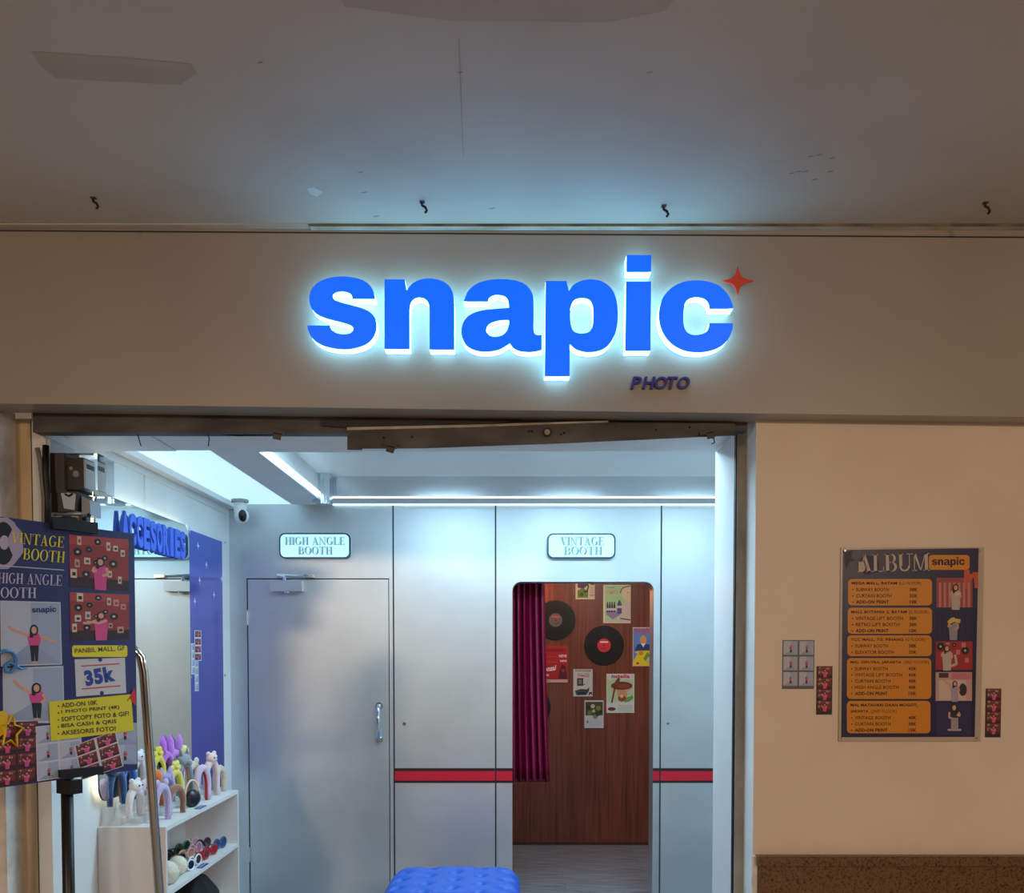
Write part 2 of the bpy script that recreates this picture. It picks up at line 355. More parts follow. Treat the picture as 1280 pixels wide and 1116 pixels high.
obj('dark_slot', prism(B(), [q(400,524,Yc), q(650,525,Yc), q(600,531,Yc), q(434,534,Yc), q(400,531,Yc)], Yc+.008, Yc+.02), m_black, t)
o = obj('lock_boss', disc(B(), P(684, 540, Yc-.004), .016, .012), m_black, t)
bm = B(); disc(bm, P(684, 540, Yc-.011), .01, .004); obj('lock_face', bm, m_rail, o)
for px, py in ((661,539),(665,539),(701,543),(705,541),(480,547),(515,546),(560,531),(820,537),(862,534)):
    obj('rivet', ball(B(), P(px, py, Yc-.001), .004, 8, 5), m_black, t)
for px, py, r in ((487,556,.3),(884,540,-.25),(345,540,.2)):
    c = P(px, py, Yc-.004); bm = bx(-.028, .028, -.006, .004, -.007, .007); box(bm, -.006, .022, -.006, -.002, -.026, -.004)
    bmesh.ops.transform(bm, matrix=Matrix.Translation(c) @ Matrix.Rotation(r, 4, 'Y'), verts=bm.verts); obj('clip', bm, m_header, t)
c = P(891, 549, Yc-.006)
obj('wire_hook', tube(B(), [c+Vector(p) for p in ((-.055,0,.012),(-.01,0,.01),(.004,0,.002),(.006,0,-.012),(-.004,0,-.016))], .0022, 6), m_black, t)
for px in (172, 260):
    c = P(px, 541, 3.46); obj('dangling_wire', tube(B(), [c, c+Vector((.004, 0, -.02)), c+Vector((.012 if px < 200 else .001, 0, -.048))], .002, 5), m_black, t)

# ------------------------------------------------------------------ the setting: inside the shop
z_lc = P(300, 630, YB).z                       # lower ceiling on the left
z_bh = z_lc-.022; z_tray = P(640, 595, 5.5).z
wl = struct(empty('wall_left'))
obj('wall_board', bx(P(45, 700, YK).x, XL, YW+.1, 7.6, 0, 2.7), m_white, wl)
# slim joint strips on the upper left wall
zj = 2.30
for a, b in ((3.66, 4.42), (4.45, 5.70)):
    bm = B(); box(bm, XL-.001, XL+.004, a, b, zj+.06, zj+.066); obj('joint_strip', bm, M((226,226,214), .4), wl)
obj('joint_strip', bx(XL-.001, XL+.004, 4.43, 4.44, 2.15, zj+.065), M((226,226,214), .4), wl)
wr = struct(obj('wall_right', bx(1.78, 1.88, YS, 7.6, 0, 2.7), m_white))
ci = struct(empty('ceiling')); ci['label'] = 'white shop ceiling with a recessed tray and lit side panel'
xb0 = -1.30; xb1 = -1.10
obj('cornice', bx(XL, XL+.05, YS, YB, z_lc-.03, z_lc), m_white, ci)
obj('lit_panel', bx(XL+.05, xb0, YS, YB, z_lc, z_lc+.02), m_panelight, ci)
obj('bulkhead', bx(xb0, xb1, YS, 5.62, z_bh, z_tray+.02), m_white, ci, bevel=.004)
obj('tray_panel', bx(xb1, 1.8, YS, 5.55, z_tray, z_tray+.02), M((236,240,242), .35, var=.03, bscale=2), ci)
obj('light_slot', bx(xb1-.002, xb1+.016, YS+.01, 5.49, z_bh+.012, z_bh+.034), m_led, ci)
o = obj('back_soffit', bx(xb1, 1.8, 5.51, YB, z_lc-.004, z_lc+.004), m_white, ci)
obj('light_slot', bx(xb1+.02, 1.79, 5.497, 5.511, z_lc-.003, z_lc+.006), m_led, ci)
obj('light_slot', bx(xb1+.02, 1.79, YB-.03, YB-.016, z_lc-.009, z_lc-.003), m_led, ci)
obj('steel_band', bx(xb1, 1.8, 5.51, 5.55, z_lc+.006, z_tray), m_steel, ci)
# rounded ribbed steel corner where the bulkhead turns
bm = B(); n = 40; pr = []
for k in range(n):
    a = 2*PI*k/n; rr = .056+(.002 if k % 4 == 0 else 0); pr.append((-1.085+rr*math.cos(a), 5.45+rr*math.sin(a)))
prism(bm, pr, z_bh-.028, z_tray, 'z'); obj('steel_corner', bm, m_steel, ci)
for lx, ly in ((-0.45, 4.3), (0.4, 4.3), (1.25, 4.3)):
    r = empty('downlight', (lx, ly, z_tray))
    bm = B(); tube(bm, [(.262*math.cos(2*PI*k/32), .262*math.sin(2*PI*k/32), -.003) for k in range(32)], .01, 6, closed=True); obj('trim_ring', bm, m_white, r, True)
    obj('diffuser', disc(B(), (0, 0, -.001), .255, .004, 'z', 32), m_led, r)
    tag(r, 'round flat ceiling lamp in the shop ceiling tray', 'downlight', 'ceiling downlights')
# floor with grey planks (built one by one where they show)
fi = struct(empty('floor')); fi['label'] = 'grey wood-look plank floor'
obj('sub_floor', bx(XL, 1.8, YW+.03, 7.6, -.06, -.004), m_floor, fi)
pm = {}
y = 3.5; row = 0
while y < 7.5:
    x = XL-.0+(-.9 if row % 2 else -.3) ; w = .16
    while x < 1.8:
        a, b = max(x, XL), min(x+1.18, 1.8)
        if b-a > .05:
            k = (round(b-a, 3))
            if k not in pm:
                o = obj('plank', bx(-(b-a)/2+.001, (b-a)/2-.001, 0.001, w-.001, -.004, 0), m_plank, fi); pm[k] = o.data
            else: o = bpy.data.objects.new('plank', pm[k]); COL.objects.link(o); o.parent = fi
            o.location = ((a+b)/2, y, 0)
        x += 1.18
    y += w; row += 1
# booth facade: four silver panels
X_ = lambda px, Y=YB, py=800: P(px, py, Y).x
Z_ = lambda py, px=640, Y=YB: P(px, py, Y).z
wb = struct(empty('wall_back')); wb['label'] = 'silver laminate booth facade with a red stripe'
YB2 = YB+.17; g = .0045
dx0, dx1, dzt = X_(310), X_(485.5), Z_(724)
obj('panel', prism(B(), [(XL, 0), (dx0-.006, 0), (dx0-.006, dzt+.006), (dx1+.006, dzt+.006), (dx1+.006, 0), (X_(492)-g, 0), (X_(492)-g, z_lc), (XL, z_lc)], YB, YB2), m_silver, wb)
obj('panel', bx(X_(492)+g, X_(619.5)-g, YB, YB2, 0, z_lc), m_silver, wb)
ox0, ox1, ozt, rr_ = X_(640.5), X_(817), Z_(727), .055
arc = lambda cx, cz, a0, a1: [(cx+rr_*math.cos(math.radians(a0+(a1-a0)*k/8)), cz+rr_*math.sin(math.radians(a0+(a1-a0)*k/8))) for k in range(9)]
pts = [(X_(619.5)+g, 0), (ox0, 0)] + arc(ox0+rr_, ozt-rr_, 180, 90) + arc(ox1-rr_, ozt-rr_, 90, 0) + [(ox1, 0), (X_(826)-g, 0), (X_(826)-g, z_lc), (X_(619.5)+g, z_lc)]
pc = obj('panel', prism(B(), pts, YB, YB2), m_silver, wb)
obj('panel', bx(X_(826)+g, 1.78, YB, YB2, 0, z_lc), m_silver, wb)
obj('seam_backing', bx(XL, dx0-.05, YB+.1, YB+.12, 0, z_lc), m_black, wb)
for px in (492, 619.5, 826): obj('seam_strip', bx(X_(px)-g, X_(px)+g, YB+.012, YB+.03, 0, z_lc), M((40,44,48), .5), wb)
red, blk = M((196,14,44), .35, coat=.3), M((18,14,20), .35, coat=.3)
zs0, zs1, zs2, zs3 = Z_(978.5), Z_(975.5), Z_(963.5), Z_(960)
for a, b in ((X_(492)+g, X_(619.5)-g), (X_(619.5)+g, ox0), (ox1, X_(826)-g), (X_(826)+g, 1.78)):
    obj('stripe', bx(a, b, YB-.0015, YB, zs1, zs2), red, wb)
    obj('stripe', bx(a, b, YB-.0018, YB, zs0, zs1), blk, wb); obj('stripe', bx(a, b, YB-.0018, YB, zs2, zs3), blk, wb)
for px in (505.5, 835):
    o = obj('lock', disc(B(), P(px, 904.5, YB-.002), .011, .006), m_steel, wb); obj('keyhole', disc(B(), P(px, 904.5, YB-.006), .005, .003), m_black, o)
# high angle booth door
d = struct(empty('door_1', (dx0, YB, 0))); d['label'] = 'plain silver booth door with closer and pull handle'
dw = dx1-dx0
obj('door_leaf', bx(.0, dw, .008, .05, .012, dzt), m_silver, d, bevel=.002)
obj('door_backing', bx(-.02, dw+.02, .06, .07, 0, dzt+.02), m_black, d)
hz = [Z_(882), Z_(924)]; hx = X_(473.5)-dx0
bm = tube(B(), [(hx, .008, hz[0]), (hx, -.03, hz[0]), (hx, -.045, hz[0]-.02), (hx, -.045, hz[1]+.02), (hx, -.03, hz[1]), (hx, .008, hz[1])], .012, 10)
h = obj('pull_handle', bm, m_steel, d, True)
for z in hz: obj('rosette', disc(B(), (hx, .004, z), .022, .008), m_steel, h)
ca, cb = X_(340.5)-dx0, X_(380)-dx0; z0, z1 = Z_(739.5), Z_(727)
c = obj('door_closer', bx(ca, cb, -.05, .008, z0, z1), M((190,196,202), .35, .6), d, bevel=.006)
obj('valve_cap', disc(B(), ((ca+cb)/2, -.03, z0-.004), .018, .014, 'z'), m_steel, c)
ax = X_(357.5)-dx0
obj('spindle', disc(B(), (ax, -.025, z1+.012), .012, .03, 'z'), m_steel, c)
obj('closer_arm', tube(B(), [(ax, -.025, z1+.028), (X_(348)-dx0, -.03, z1+.036)], .007, 6), m_steel, c)
obj('closer_arm', tube(B(), [(X_(348)-dx0, -.03, z1+.04), (X_(385)-dx0, -.008, z1+.032)], .006, 6), m_steel, c)
obj('arm_bracket', bx(X_(381)-dx0, X_(394)-dx0, -.022, 0, z1+.024, z1+.042), m_steel, c)
for py in (772, 1068): obj('hinge', disc(B(), (-.003, .002, Z_(py)), .008, .09, 'z', 10), m_steel, d)
# vintage booth interior
YV = 7.47
v = struct(empty('wall_booth')); v['label'] = 'wood veneer walls inside the vintage booth'
xs = [-.1+.62*k for k in range(4)]
for k in range(3): obj('veneer_panel', bx(xs[k]+.0005, xs[k+1]-.0005, YV, YV+.03, 0, 2.45), m_wood, v)
obj('veneer_panel', bx(-.16, -.1, YB2, YV+.03, 0, 2.45), m_wood, v)
obj('veneer_panel', bx(1.76, 1.78, YB2, YV, 0, 2.45), m_wood, v)
struct(obj('ceiling', bx(-.16, 1.78, YB2, YV+.03, 2.45, 2.48), M((120,70,52), .5)))['label'] = 'brown ceiling of the vintage booth'
obj('floor_trim', bx(-.1, 1.76, YV-.008, YV, 0, .02), M((70,38,28), .5), v)
# ------------------------------------------------------------------ wall sign: glowing channel letters
m_face = M((0,40,150), .35, emit=.92, ecol=(0,106,252))
m_ret = M((215,240,250), .4, emit=5.6, ecol=(142,222,255))
A = lambda pts: [((p[0]/4+360, p[1]/4+280) + tuple(p[2:])) for p in pts]
A2 = lambda pts: [((p[0]/4+640, p[1]/4+280) + tuple(p[2:])) for p in pts]
GL = {
 's': [A([(435,375,'c'),(430,345),(412,310),(378,284),(330,269),(270,263),(210,270),(155,291),(120,326),(107,370),(112,408),(132,440),(168,463),(220,480),(280,495),(315,508),(327,525),(315,545),(280,552),(245,547),(220,530),(210,508,'c'),(97,508,'c'),(103,537),(125,575),(165,603),(220,620),(285,627),(350,617),(400,595),(431,560),(443,515),(436,473),(411,442),(370,422),(320,408),(265,393),(235,380),(224,360),(235,345),(265,338),(298,342),(316,354),(323,375,'c')])],
 'n': [A([(483,278,'c'),(584,278,'c'),(594,333,'c'),(615,306),(650,283),(700,273),(755,280),(800,305),(825,347),(832,400,'c'),(832,628,'c'),(708,628,'c'),(708,430,'c'),(702,395),(685,375),(658,367),(632,374),(614,395),(608,430,'c'),(608,625,'c'),(483,625,'c')])],
 'a': [A([(878,388,'c'),(1000,388,'c'),(1006,370),(1025,358),(1053,355),(1085,363),(1101,385),(1104,420,'c'),(1040,425),(970,433),(915,452),(880,487),(867,535),(875,580),(902,615),(947,634),(1000,638),(1055,628),(1092,608),(1110,597,'c'),(1125,618),(1155,634),(1200,640),(1238,637),(1268,630,'c'),(1268,556,'c'),(1246,556),(1232,547),(1227,525,'c'),(1227,385),(1217,340),(1190,306),(1150,287),(1100,278),(1040,277),(985,285),(935,305),(901,337)]),
       A([(1104,480,'c'),(1060,482),(1015,495),(995,515),(993,540),(1010,560),(1040,565),(1075,555),(1097,530),(1104,500)])],
 'p': [A2([(168,286,'c'),(272,286,'c'),(284,337,'c'),(308,305),(347,285),(395,278),(450,288),(495,322),(520,375),(529,450),(522,525),(500,582),(465,620),(420,637),(370,640),(325,629),(302,613),(289,600,'c'),(288,761,'c'),(163,761,'c')]),
       A2([(350,370),(385,378),(403,407),(407,455),(402,510),(385,540),(348,549),(312,540),(295,510),(290,455),(296,407),(315,378)])],
 'i': [A2([(570,289,'c'),(695,289,'c'),(692,634,'c'),(566,634,'c')])],
 'c': [A2([(1105,424,'c'),(988,424,'c'),(982,397),(963,375),(925,366),(890,372),(867,394),(857,435),(856,490),(865,528),(888,551),(925,556),(960,547),(980,525),(986,497,'c'),(1105,497,'c'),(1098,540),(1070,590),(1025,622),(970,638),(920,641),(860,632),(800,600),(758,550),(737,490),(736,430),(755,368),(800,318),(860,290),(920,283),(985,290),(1040,313),(1080,355),(1099,395)])]}
idot = A2([(572,156,'c'),(697,156,'c'),(695,240,'c'),(572,240,'c')])
YL = YF-.056
def letter_parts(root, contours):
    f = lambda c: [(P(x, y, YL).x-root.location.x, P(x, y, YL).z-root.location.z) for x, y in smooth_contour(c)]
    cs = [f(c) for c in contours]
    me = curve_mesh(cs, .0015, True); o = mobj('face', me, m_face, root); o.location = (0, YL-YF-.0015, 0); o['label'] = 'blue acrylic face'
    me = curve_mesh(cs, (YF-YL)/2-.003, False); o = mobj('side_wall', me, m_ret, root); o.location = (0, (YL-YF)/2, 0); o['label'] = 'glowing white side wall'
order = [('s', 'first letter S'), ('n', 'letter N'), ('a', 'letter A'), ('p', 'letter P with long descender'), ('i', 'letter I with square dot'), ('c', 'last letter C beside the red star')]
for ch, d_ in order:
    xs_ = [p[0] for p in GL[ch][0]]; ys_ = [p[1] for p in GL[ch][0]]
    v0 = P(sum(xs_)/len(xs_), max(ys_), YF); r = empty('channel_letter', (v0.x, YF, v0.z))
    letter_parts(r, GL[ch])
    if ch == 'i':
        f = [(P(x, y, YL).x-v0.x, P(x, y, YL).z-v0.z) for x, y in smooth_contour(idot)]
        o = mobj('dot', curve_mesh([f], .0015, True), m_face, r); o.location = (0, YL-YF-.0015, 0)
        o2 = mobj('side_wall', curve_mesh([f], (YF-YL)/2-.003, False), m_ret, o); o2.location = (0, (YF-YL)/2+.0015, 0)
    tag(r, 'large glowing blue %s of the wall sign' % d_, 'sign letter', 'glowing letters of the shop sign')
# red star
cx, cy = 922, 351.5
pts = []
for k in range(4):
    a = -PI/2+k*PI/2; R1 = 20 if k % 2 else 18.5
    tip = (cx+R1*math.cos(a), cy+R1*math.sin(a)); b = a+PI/4; mid = (cx+7.4*math.cos(b), cy+7.4*math.sin(b))
    pts += [tip+('c',), mid]
v0 = P(cx, cy, YF)
r = empty('star_ornament', (v0.x, YF, v0.z))
f = [(P(x, y, YF-.03).x-v0.x, P(x, y, YF-.03).z-v0.z) for x, y in smooth_contour(pts)]
o = mobj('star_plate', curve_mesh([f], .004, True), M((200,52,28), .4, emit=.12), r); o.location = (0, -.03, 0)
obj('stand_off', disc(B(), (0, -.013, 0), .008, .026), M((150,50,30), .5), r)
tag(r, 'small red four-pointed star at the end of the wall sign', 'star')
# PHOTO
m_navy = M((24,30,120), .4)
wx = [788, 803, 818.5, 834, 847]; ww = [14.5, 16.5, 16, 14, 15.5]
names = ['letter P', 'letter H', 'first letter O', 'letter T', 'last letter O']
for k, ch in enumerate('PHOTO'):
    vs_, fs, asp = text_geo(ch, .022, .22)
    a = P(wx[k], 486, YF-.012); b = P(wx[k]+ww[k], 470.5, YF-.012); bm = B()
    w, h = b.x-a.x, b.z-a.z
    vv = [bm.verts.new((x*w, 0, y*h)) for x, y in vs_]
    for fc in fs: bm.faces.new([vv[i] for i in fc])
    ex = bmesh.ops.extrude_face_region(bm, geom=list(bm.faces)); bmesh.ops.translate(bm, vec=(0, .012, 0), verts=[e for e in ex['geom'] if isinstance(e, bmesh.types.BMVert)])
    o = obj('small_letter', bm, m_navy); o.location = (a.x, YF-.0125, a.z)
    tag(o, 'small navy italic %s in the word below the sign' % names[k], 'sign letter', 'small navy sign letters')
# ceiling hooks
for px, py, l in ((119, 251, 'ceiling hook over the left end of the fascia'), (530, 256, 'bent double ceiling hook above the letter N'), (832, 261, 'ceiling hook above the letter I'), (1234, 257, 'ceiling hook over the right end of the fascia')):
    c = PZ(px, py-4, cz); r = empty('ceiling_hook', (c.x, c.y, cz))
    obj('shank', tube(B(), [(-.008, 0, 0), (-.006, 0, -.012), (.004, 0, -.018), (.009, 0, -.028), (.003, 0, -.036)], .0042, 6), m_black, r)
    obj('base_plate', bx(-.014, .002, -.008, .008, -.003, 0), m_header, r)
    tag(r, 'small dark metal '+l, 'hook', 'hooks in the mall ceiling')

# ------------------------------------------------------------------ lit booth name boxes
m_box = M((200,230,232), .4, emit=.72, ecol=(190,250,255)); m_rim = M((30,60,104), .3); m_grey = M((96,124,142), .5); m_grey2 = M((160,200,206), .5, emit=.35)
def lightbox(x0, x1, y0, y1, lines, label):
    Y = YB-.035; a = P(x0, y1, Y); b = P(x1, y0, Y); w, h = b.x-a.x, b.z-a.z
    r = empty('booth_sign', (a.x, YB, a.z))
    obj('housing', prism(B(), rrect(0, w, 0, h, .035), -.035, -.008), m_rim, r)
    obj('spacer', prism(B(), rrect(.05, w-.05, .04, h-.04, .01), -.009, 0), m_white, r)
    obj('glow_strip', prism(B(), rrect(.004, w-.004, .004, h-.004, .03), -.0075, -.004), m_led, r)
    obj('lit_face', prism(B(), rrect(.009, w-.009, .009, h-.009, .028), -.038, -.034), m_box, r)
    for t_, lx0, lx1, ly, lh in lines:
        p0 = P(lx0, ly, Y); p1 = P(lx1, ly, Y); hh = P(lx0, ly-lh, Y).z-p0.z
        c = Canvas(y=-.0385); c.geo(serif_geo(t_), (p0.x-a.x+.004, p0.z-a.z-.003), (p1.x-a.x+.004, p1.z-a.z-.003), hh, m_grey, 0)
        c.geo(serif_geo(t_), (p0.x-a.x, p0.z-a.z), (p1.x-a.x, p1.z-a.z), hh, m_grey2, 2); c.build('lettering', r)
    tag(r, label, 'sign', 'lit booth name boxes')
lightbox(349, 438, 666, 698, [('HIGH ANGLE', 356, 430.5, 680.5, 9.5), ('BOOTH', 372.5, 415, 692.5, 9.5)], 'rounded white lit sign box reading high angle booth')
lightbox(684, 769.5, 666.5, 698, [('VINTAGE', 700, 754, 681, 10), ('BOOTH', 704.5, 752, 693, 10)], 'rounded white lit sign box reading vintage booth')
# security camera
c = P(300, 632, 5.58); r = empty('security_camera', (c.x, c.y, z_lc))
obj('mount', disc(B(), (0, 0, -.008), .05, .016, 'z'), M((150,156,165), .4), r)
bm = B(); disc(bm, (0, 0, -.045), .036, .07, 'z'); obj('body', bm, M((236,238,240), .35), r, bevel=.008)
bm = B(); ball(bm, (.012, -.012, -.098), .043, 16, 12); h = obj('head', bm, M((236,238,240), .35), r, True)
bm = B(); ball(bm, (.024, -.03, -.098), .036, 14, 10, (.7, 1, 1)); obj('lens_window', bm, M((10,10,12), .15), h, True)
tag(r, 'white dome security camera with black lens under the shop ceiling', 'camera')

# ------------------------------------------------------------------ mirror, letters, blue panel on the left wall (local X runs deeper, -Y faces the room)
ROT = PI/2
def lw(px, py): v = PX(px, py, XL+.03); return v.y, v.z
ya, yb_ = lw(119, 700)[0], lw(236, 700)[0]; zm1 = lw(160, 630)[1]; zm0 = lw(124, 1003)[1]
r = empty('wall_mirror', (XL, ya, zm0), ROT)
mw, mh = yb_-ya, zm1-zm0
obj('mirror_glass', prism(B(), rrect(0, mw, 0, mh, .07, 8), -.033, -.026), M((225,238,236), .015, 1.0), r)
obj('mirror_edge', prism(B(), rrect(-.003, mw+.003, -.003, mh+.003, .072, 8), -.0315, -.027), M((30,50,60), .4), r)
bm = B(); pth = rrect(.03, mw-.03, .03, mh-.03, .06, 6); tube(bm, [(p[0], -.014, p[1]) for p in pth], .008, 6, closed=True); obj('back_light', bm, m_warmled, r)
obj('backing', prism(B(), rrect(.06, mw-.06, .06, mh-.06, .05, 5), -.026, 0), m_white, r)
tag(r, 'large round-cornered backlit mirror on the left wall', 'mirror')
m_acc = M((62,104,225), .5, emit=.0); m_accs = M((40,70,150), .5)
zl0, zl1 = 2.005, 2.145; yl0, yl1 = 4.04, 4.83; cell = (yl1-yl0)/10
ords = ['letter A', 'first letter C', 'second letter C', 'first letter E', 'first letter S', 'letter O', 'letter R', 'letter I', 'second letter E', 'last letter S']
for k, ch in enumerate('ACCESORIES'):
    vs_, fs, asp = text_geo(ch, .055, 0); bm = B(); w = cell*(.5 if ch == 'I' else .9); h = zl1-zl0
    vv = [bm.verts.new((x*w, 0, y*h)) for x, y in vs_]
    for fc in fs: bm.faces.new([vv[i] for i in fc])
    ex = bmesh.ops.extrude_face_region(bm, geom=list(bm.faces)); bmesh.ops.translate(bm, vec=(0, .012, 0), verts=[e for e in ex['geom'] if isinstance(e, bmesh.types.BMVert)])
    o = obj('mirror_letter', bm, m_acc); o.location = (XL+.056, yl0+cell*k+(cell*.2 if ch == 'I' else 0), zl0); o.rotation_euler = (0, 0, ROT)
    tag(o, 'chunky blue foam %s of the word on the mirror' % ords[k], 'sign letter', 'blue letters on the mirror')
pa, pb = lw(238, 700)[0], lw(281.5, 700)[0]; pz1 = lw(260, 669)[1]
r = empty('blue_panel', (XL, pa, .75), ROT)
obj('sheet', bx(0, pb-pa, -.012, 0, 0, pz1-.75), M((52,82,205), .16, .72), r)
obj('white_edge', bx(-.012, 0, -.022, 0, 0, pz1-.73), m_white, r)
def fb(px, py): v = PX(px, py, XL+.0125); return v.y-pa, v.z-.75
def spark(px, py):
    u, w = fb(px, py); bm = B(); pts = []
    for k in range(8):
        a = k*PI/4; R1 = .02 if k % 2 == 0 else .008; pts.append((u+R1*math.cos(a), w+R1*math.sin(a)))
    prism(bm, pts, -.0135, -.012); obj('sparkle', bm, M((190,205,250), .5), r)
for px, py in ((247.5, 682), (258, 706), (249.5, 725.5), (243.5, 751.5), (267.5, 743.5), (277, 723.5), (237, 662)): spark(px, py)
for px, py in ((238.5, 846), (281, 844), (281, 678)): u, w = fb(px, py); obj('screw', disc(B(), (u, -.014, w), .007, .004), m_steel, r)
tag(r, 'tall glossy blue mirrored panel with pale sparkles beside the mirror', 'panel')
# ------------------------------------------------------------------ printed pictures
C_ = lambda r_, g_, b_: M((r_, g_, b_), .55)
SK, HR, PK, DK, CR = C_(214,160,138), C_(34,24,26), C_(214,72,140), C_(32,30,40), C_(214,196,176)
def person(c, x, y, h, arms=0, top=PK, flip=1, full=True, layer=3):
    """small printed figure: feet at (x,y), h tall, image units with y down (w scaled by c.sx)"""
    X = lambda a: x+a*h*flip*c.sx; Yy = lambda b: y-b*h
    if full:
        c.poly([(X(-.13),Yy(.5)),(X(.13),Yy(.5)),(X(.09),Yy(.03)),(X(.01),Yy(.03)),(X(0),Yy(.3)),(X(-.01),Yy(.03)),(X(-.09),Yy(.03))], DK, layer)
        c.poly([(X(-.08),Yy(.04)),(X(.08),Yy(.04)),(X(.08),Yy(0)),(X(-.08),Yy(0))], SK, layer)
    b0 = .46 if full else 0
    c.poly([(X(-.15),Yy(b0)),(X(.15),Yy(b0)),(X(.19),Yy(.7)),(X(.1),Yy(.78)),(X(-.1),Yy(.78)),(X(-.19),Yy(.7))], top, layer+1)
    c.poly([(X(q_[0]), Yy(q_[1])) for q_ in circ(0, .86, .12, 12, .15)], HR, layer+1)
    c.poly([(X(-.12),Yy(.66)),(X(-.03),Yy(.66)),(X(-.02),Yy(.86)),(X(-.12),Yy(.86))], HR, layer+2)
    c.poly([(X(q_[0]), Yy(q_[1])) for q_ in circ(0, .86, .075, 10, .1)], SK, layer+3)
    if arms == 1: arm = [[(.15,.72),(.45,.58),(.62,.55)], [(-.15,.72),(-.5,.82),(-.72,.95)]]
    elif arms == 2: arm = [[(.15,.7),(.22,.55),(.1,.45)], [(-.13,.72),(-.45,.95),(-.55,1.1)]]
    elif arms == 3: arm = [[(.15,.7),(-.05,.6),(-.4,.66)], [(-.13,.7),(-.35,.6),(-.5,.62)]]
    else: arm = [[(.17,.7),(.2,.5),(.05,.45)], [(-.17,.7),(-.22,.55),(-.1,.6)]]
    for a in arm: c.line([(X(p[0]), Yy(p[1])) for p in a], .075*h, SK, layer+2)
def quad_fm(base, q4):
    """unit square (0,0 bottom-left) onto a quad given in image pixels: bl, br, tr, tl"""
    def f(a, b):
        bl, br, tr, tl = q4
        x = (bl[0]*(1-a)+br[0]*a)*(1-b)+(tl[0]*(1-a)+tr[0]*a)*b; y = (bl[1]*(1-a)+br[1]*a)*(1-b)+(tl[1]*(1-a)+tr[1]*a)*b
        return base(x, y)
    return f
def photo_vintage(parent, base, q4, y, seed=1, arms=0, mini=False, step=.0002):
    c = Canvas(quad_fm(base, q4), y, step); c.sx = 1.0
    rnd = random.Random(seed)
    c.rect(0, 1, 0, 1, C_(150,52,52) if not mini else C_(116,38,42)); c.rect(0, 1, 0, .2, C_(58,26,32), 1); c.rect(0, 1, .82, 1, C_(172,72,66) if not mini else C_(136,56,54), 1)
    spots = [(.14,.68,.075),(.33,.74,.055),(.48,.9,.06),(.6,.6,.05),(.74,.5,.075),(.28,.26,.07),(.44,.5,.04)]
    for x, z, rr in (spots if not mini else spots[:4]):
        c.circ(x, z, rr, DK, 2, ry=rr*1.05); c.circ(x, z, rr*.35, CR if x != .33 else C_(80,150,130), 3, n=8)
    cards = [(.17,.9),(.66,.83),(.78,.8),(.3,.52),(.13,.46),(.07,.26),(.85,.2),(.68,.3),(.9,.72)]
    for x, z in (cards if not mini else cards[:5]):
        w = rnd.uniform(.03,.055); h = rnd.uniform(.045,.09); m = rnd.choice([CR, C_(200,150,130), C_(190,190,185), CR]); c.rect(x-w, x+w, z-h, z+h, m, 2); c.rect(x-w*.5, x+w*.6, z-h*.5, z+h*.3, rnd.choice([DK, C_(150,60,60), C_(110,90,80)]), 3)
    p = Canvas.__new__(Canvas); p.__dict__ = c.__dict__
    fm0 = c.fm; c.fm = lambda a, b: fm0(a, 1-b)
    person(c, .52, 1.02, .62 if not mini else .75, arms, full=False, layer=4)
    c.fm = fm0
    return c.build('printed_photo', parent)
def photo_high(parent, base, q4, y, arms=1, mini=False, h=.55, x=.52, step=.0002):
    c = Canvas(quad_fm(base, q4), y, step); c.sx = 1.0
    c.rect(0, 1, 0, 1, C_(172,180,202)); c.poly([(0,0),(.5,.36),(.5,1),(0,1)], C_(182,188,208), 1); c.poly([(.5,.36),(1,0),(1,1),(.5,1)], C_(160,170,198), 1); c.poly([(0,0),(1,0),(.5,.36)], C_(150,160,188), 1)
    fm0 = c.fm; c.fm = lambda a, b: fm0(a, 1-b); person(c, x, .98 if not mini else .86, h, arms, layer=2); c.fm = fm0
    return c.build('printed_photo', parent)
# photos on the blue panel
for (x0, x1, y0, y1), kind, l in (((243, 251, 790, 826), 0, 'reddish photo strip at the top of the cluster on the blue panel'), ((238.8, 243.6, 806, 843), 1, 'pale photo strip beside the white edge of the blue panel'), ((243.2, 247.6, 826, 864), 1, 'pale photo strip hanging lowest on the blue panel')):
    u0, w0 = fb(x0, y1); u1, w1 = fb(x1, y0-2); o = empty('photo_strip', (XL+.013, pa+u0, .75+w0), ROT); W_, H_ = u1-u0, w1-w0
    obj('paper', bx(0, W_, -.0015, 0, 0, H_), C_(214,214,220), o)
    for k in range(4):
        q4 = [(.08*W_, H_*(k/4+.03)), (.92*W_, H_*(k/4+.03)), (.92*W_, H_*(k/4+.23)), (.08*W_, H_*(k/4+.23))]
        (photo_vintage if kind == 0 else photo_high)(o, lambda a, b: (a, b), q4, -.0018, mini=True)
    tag(o, l, 'photo', 'photo strips on the blue panel')

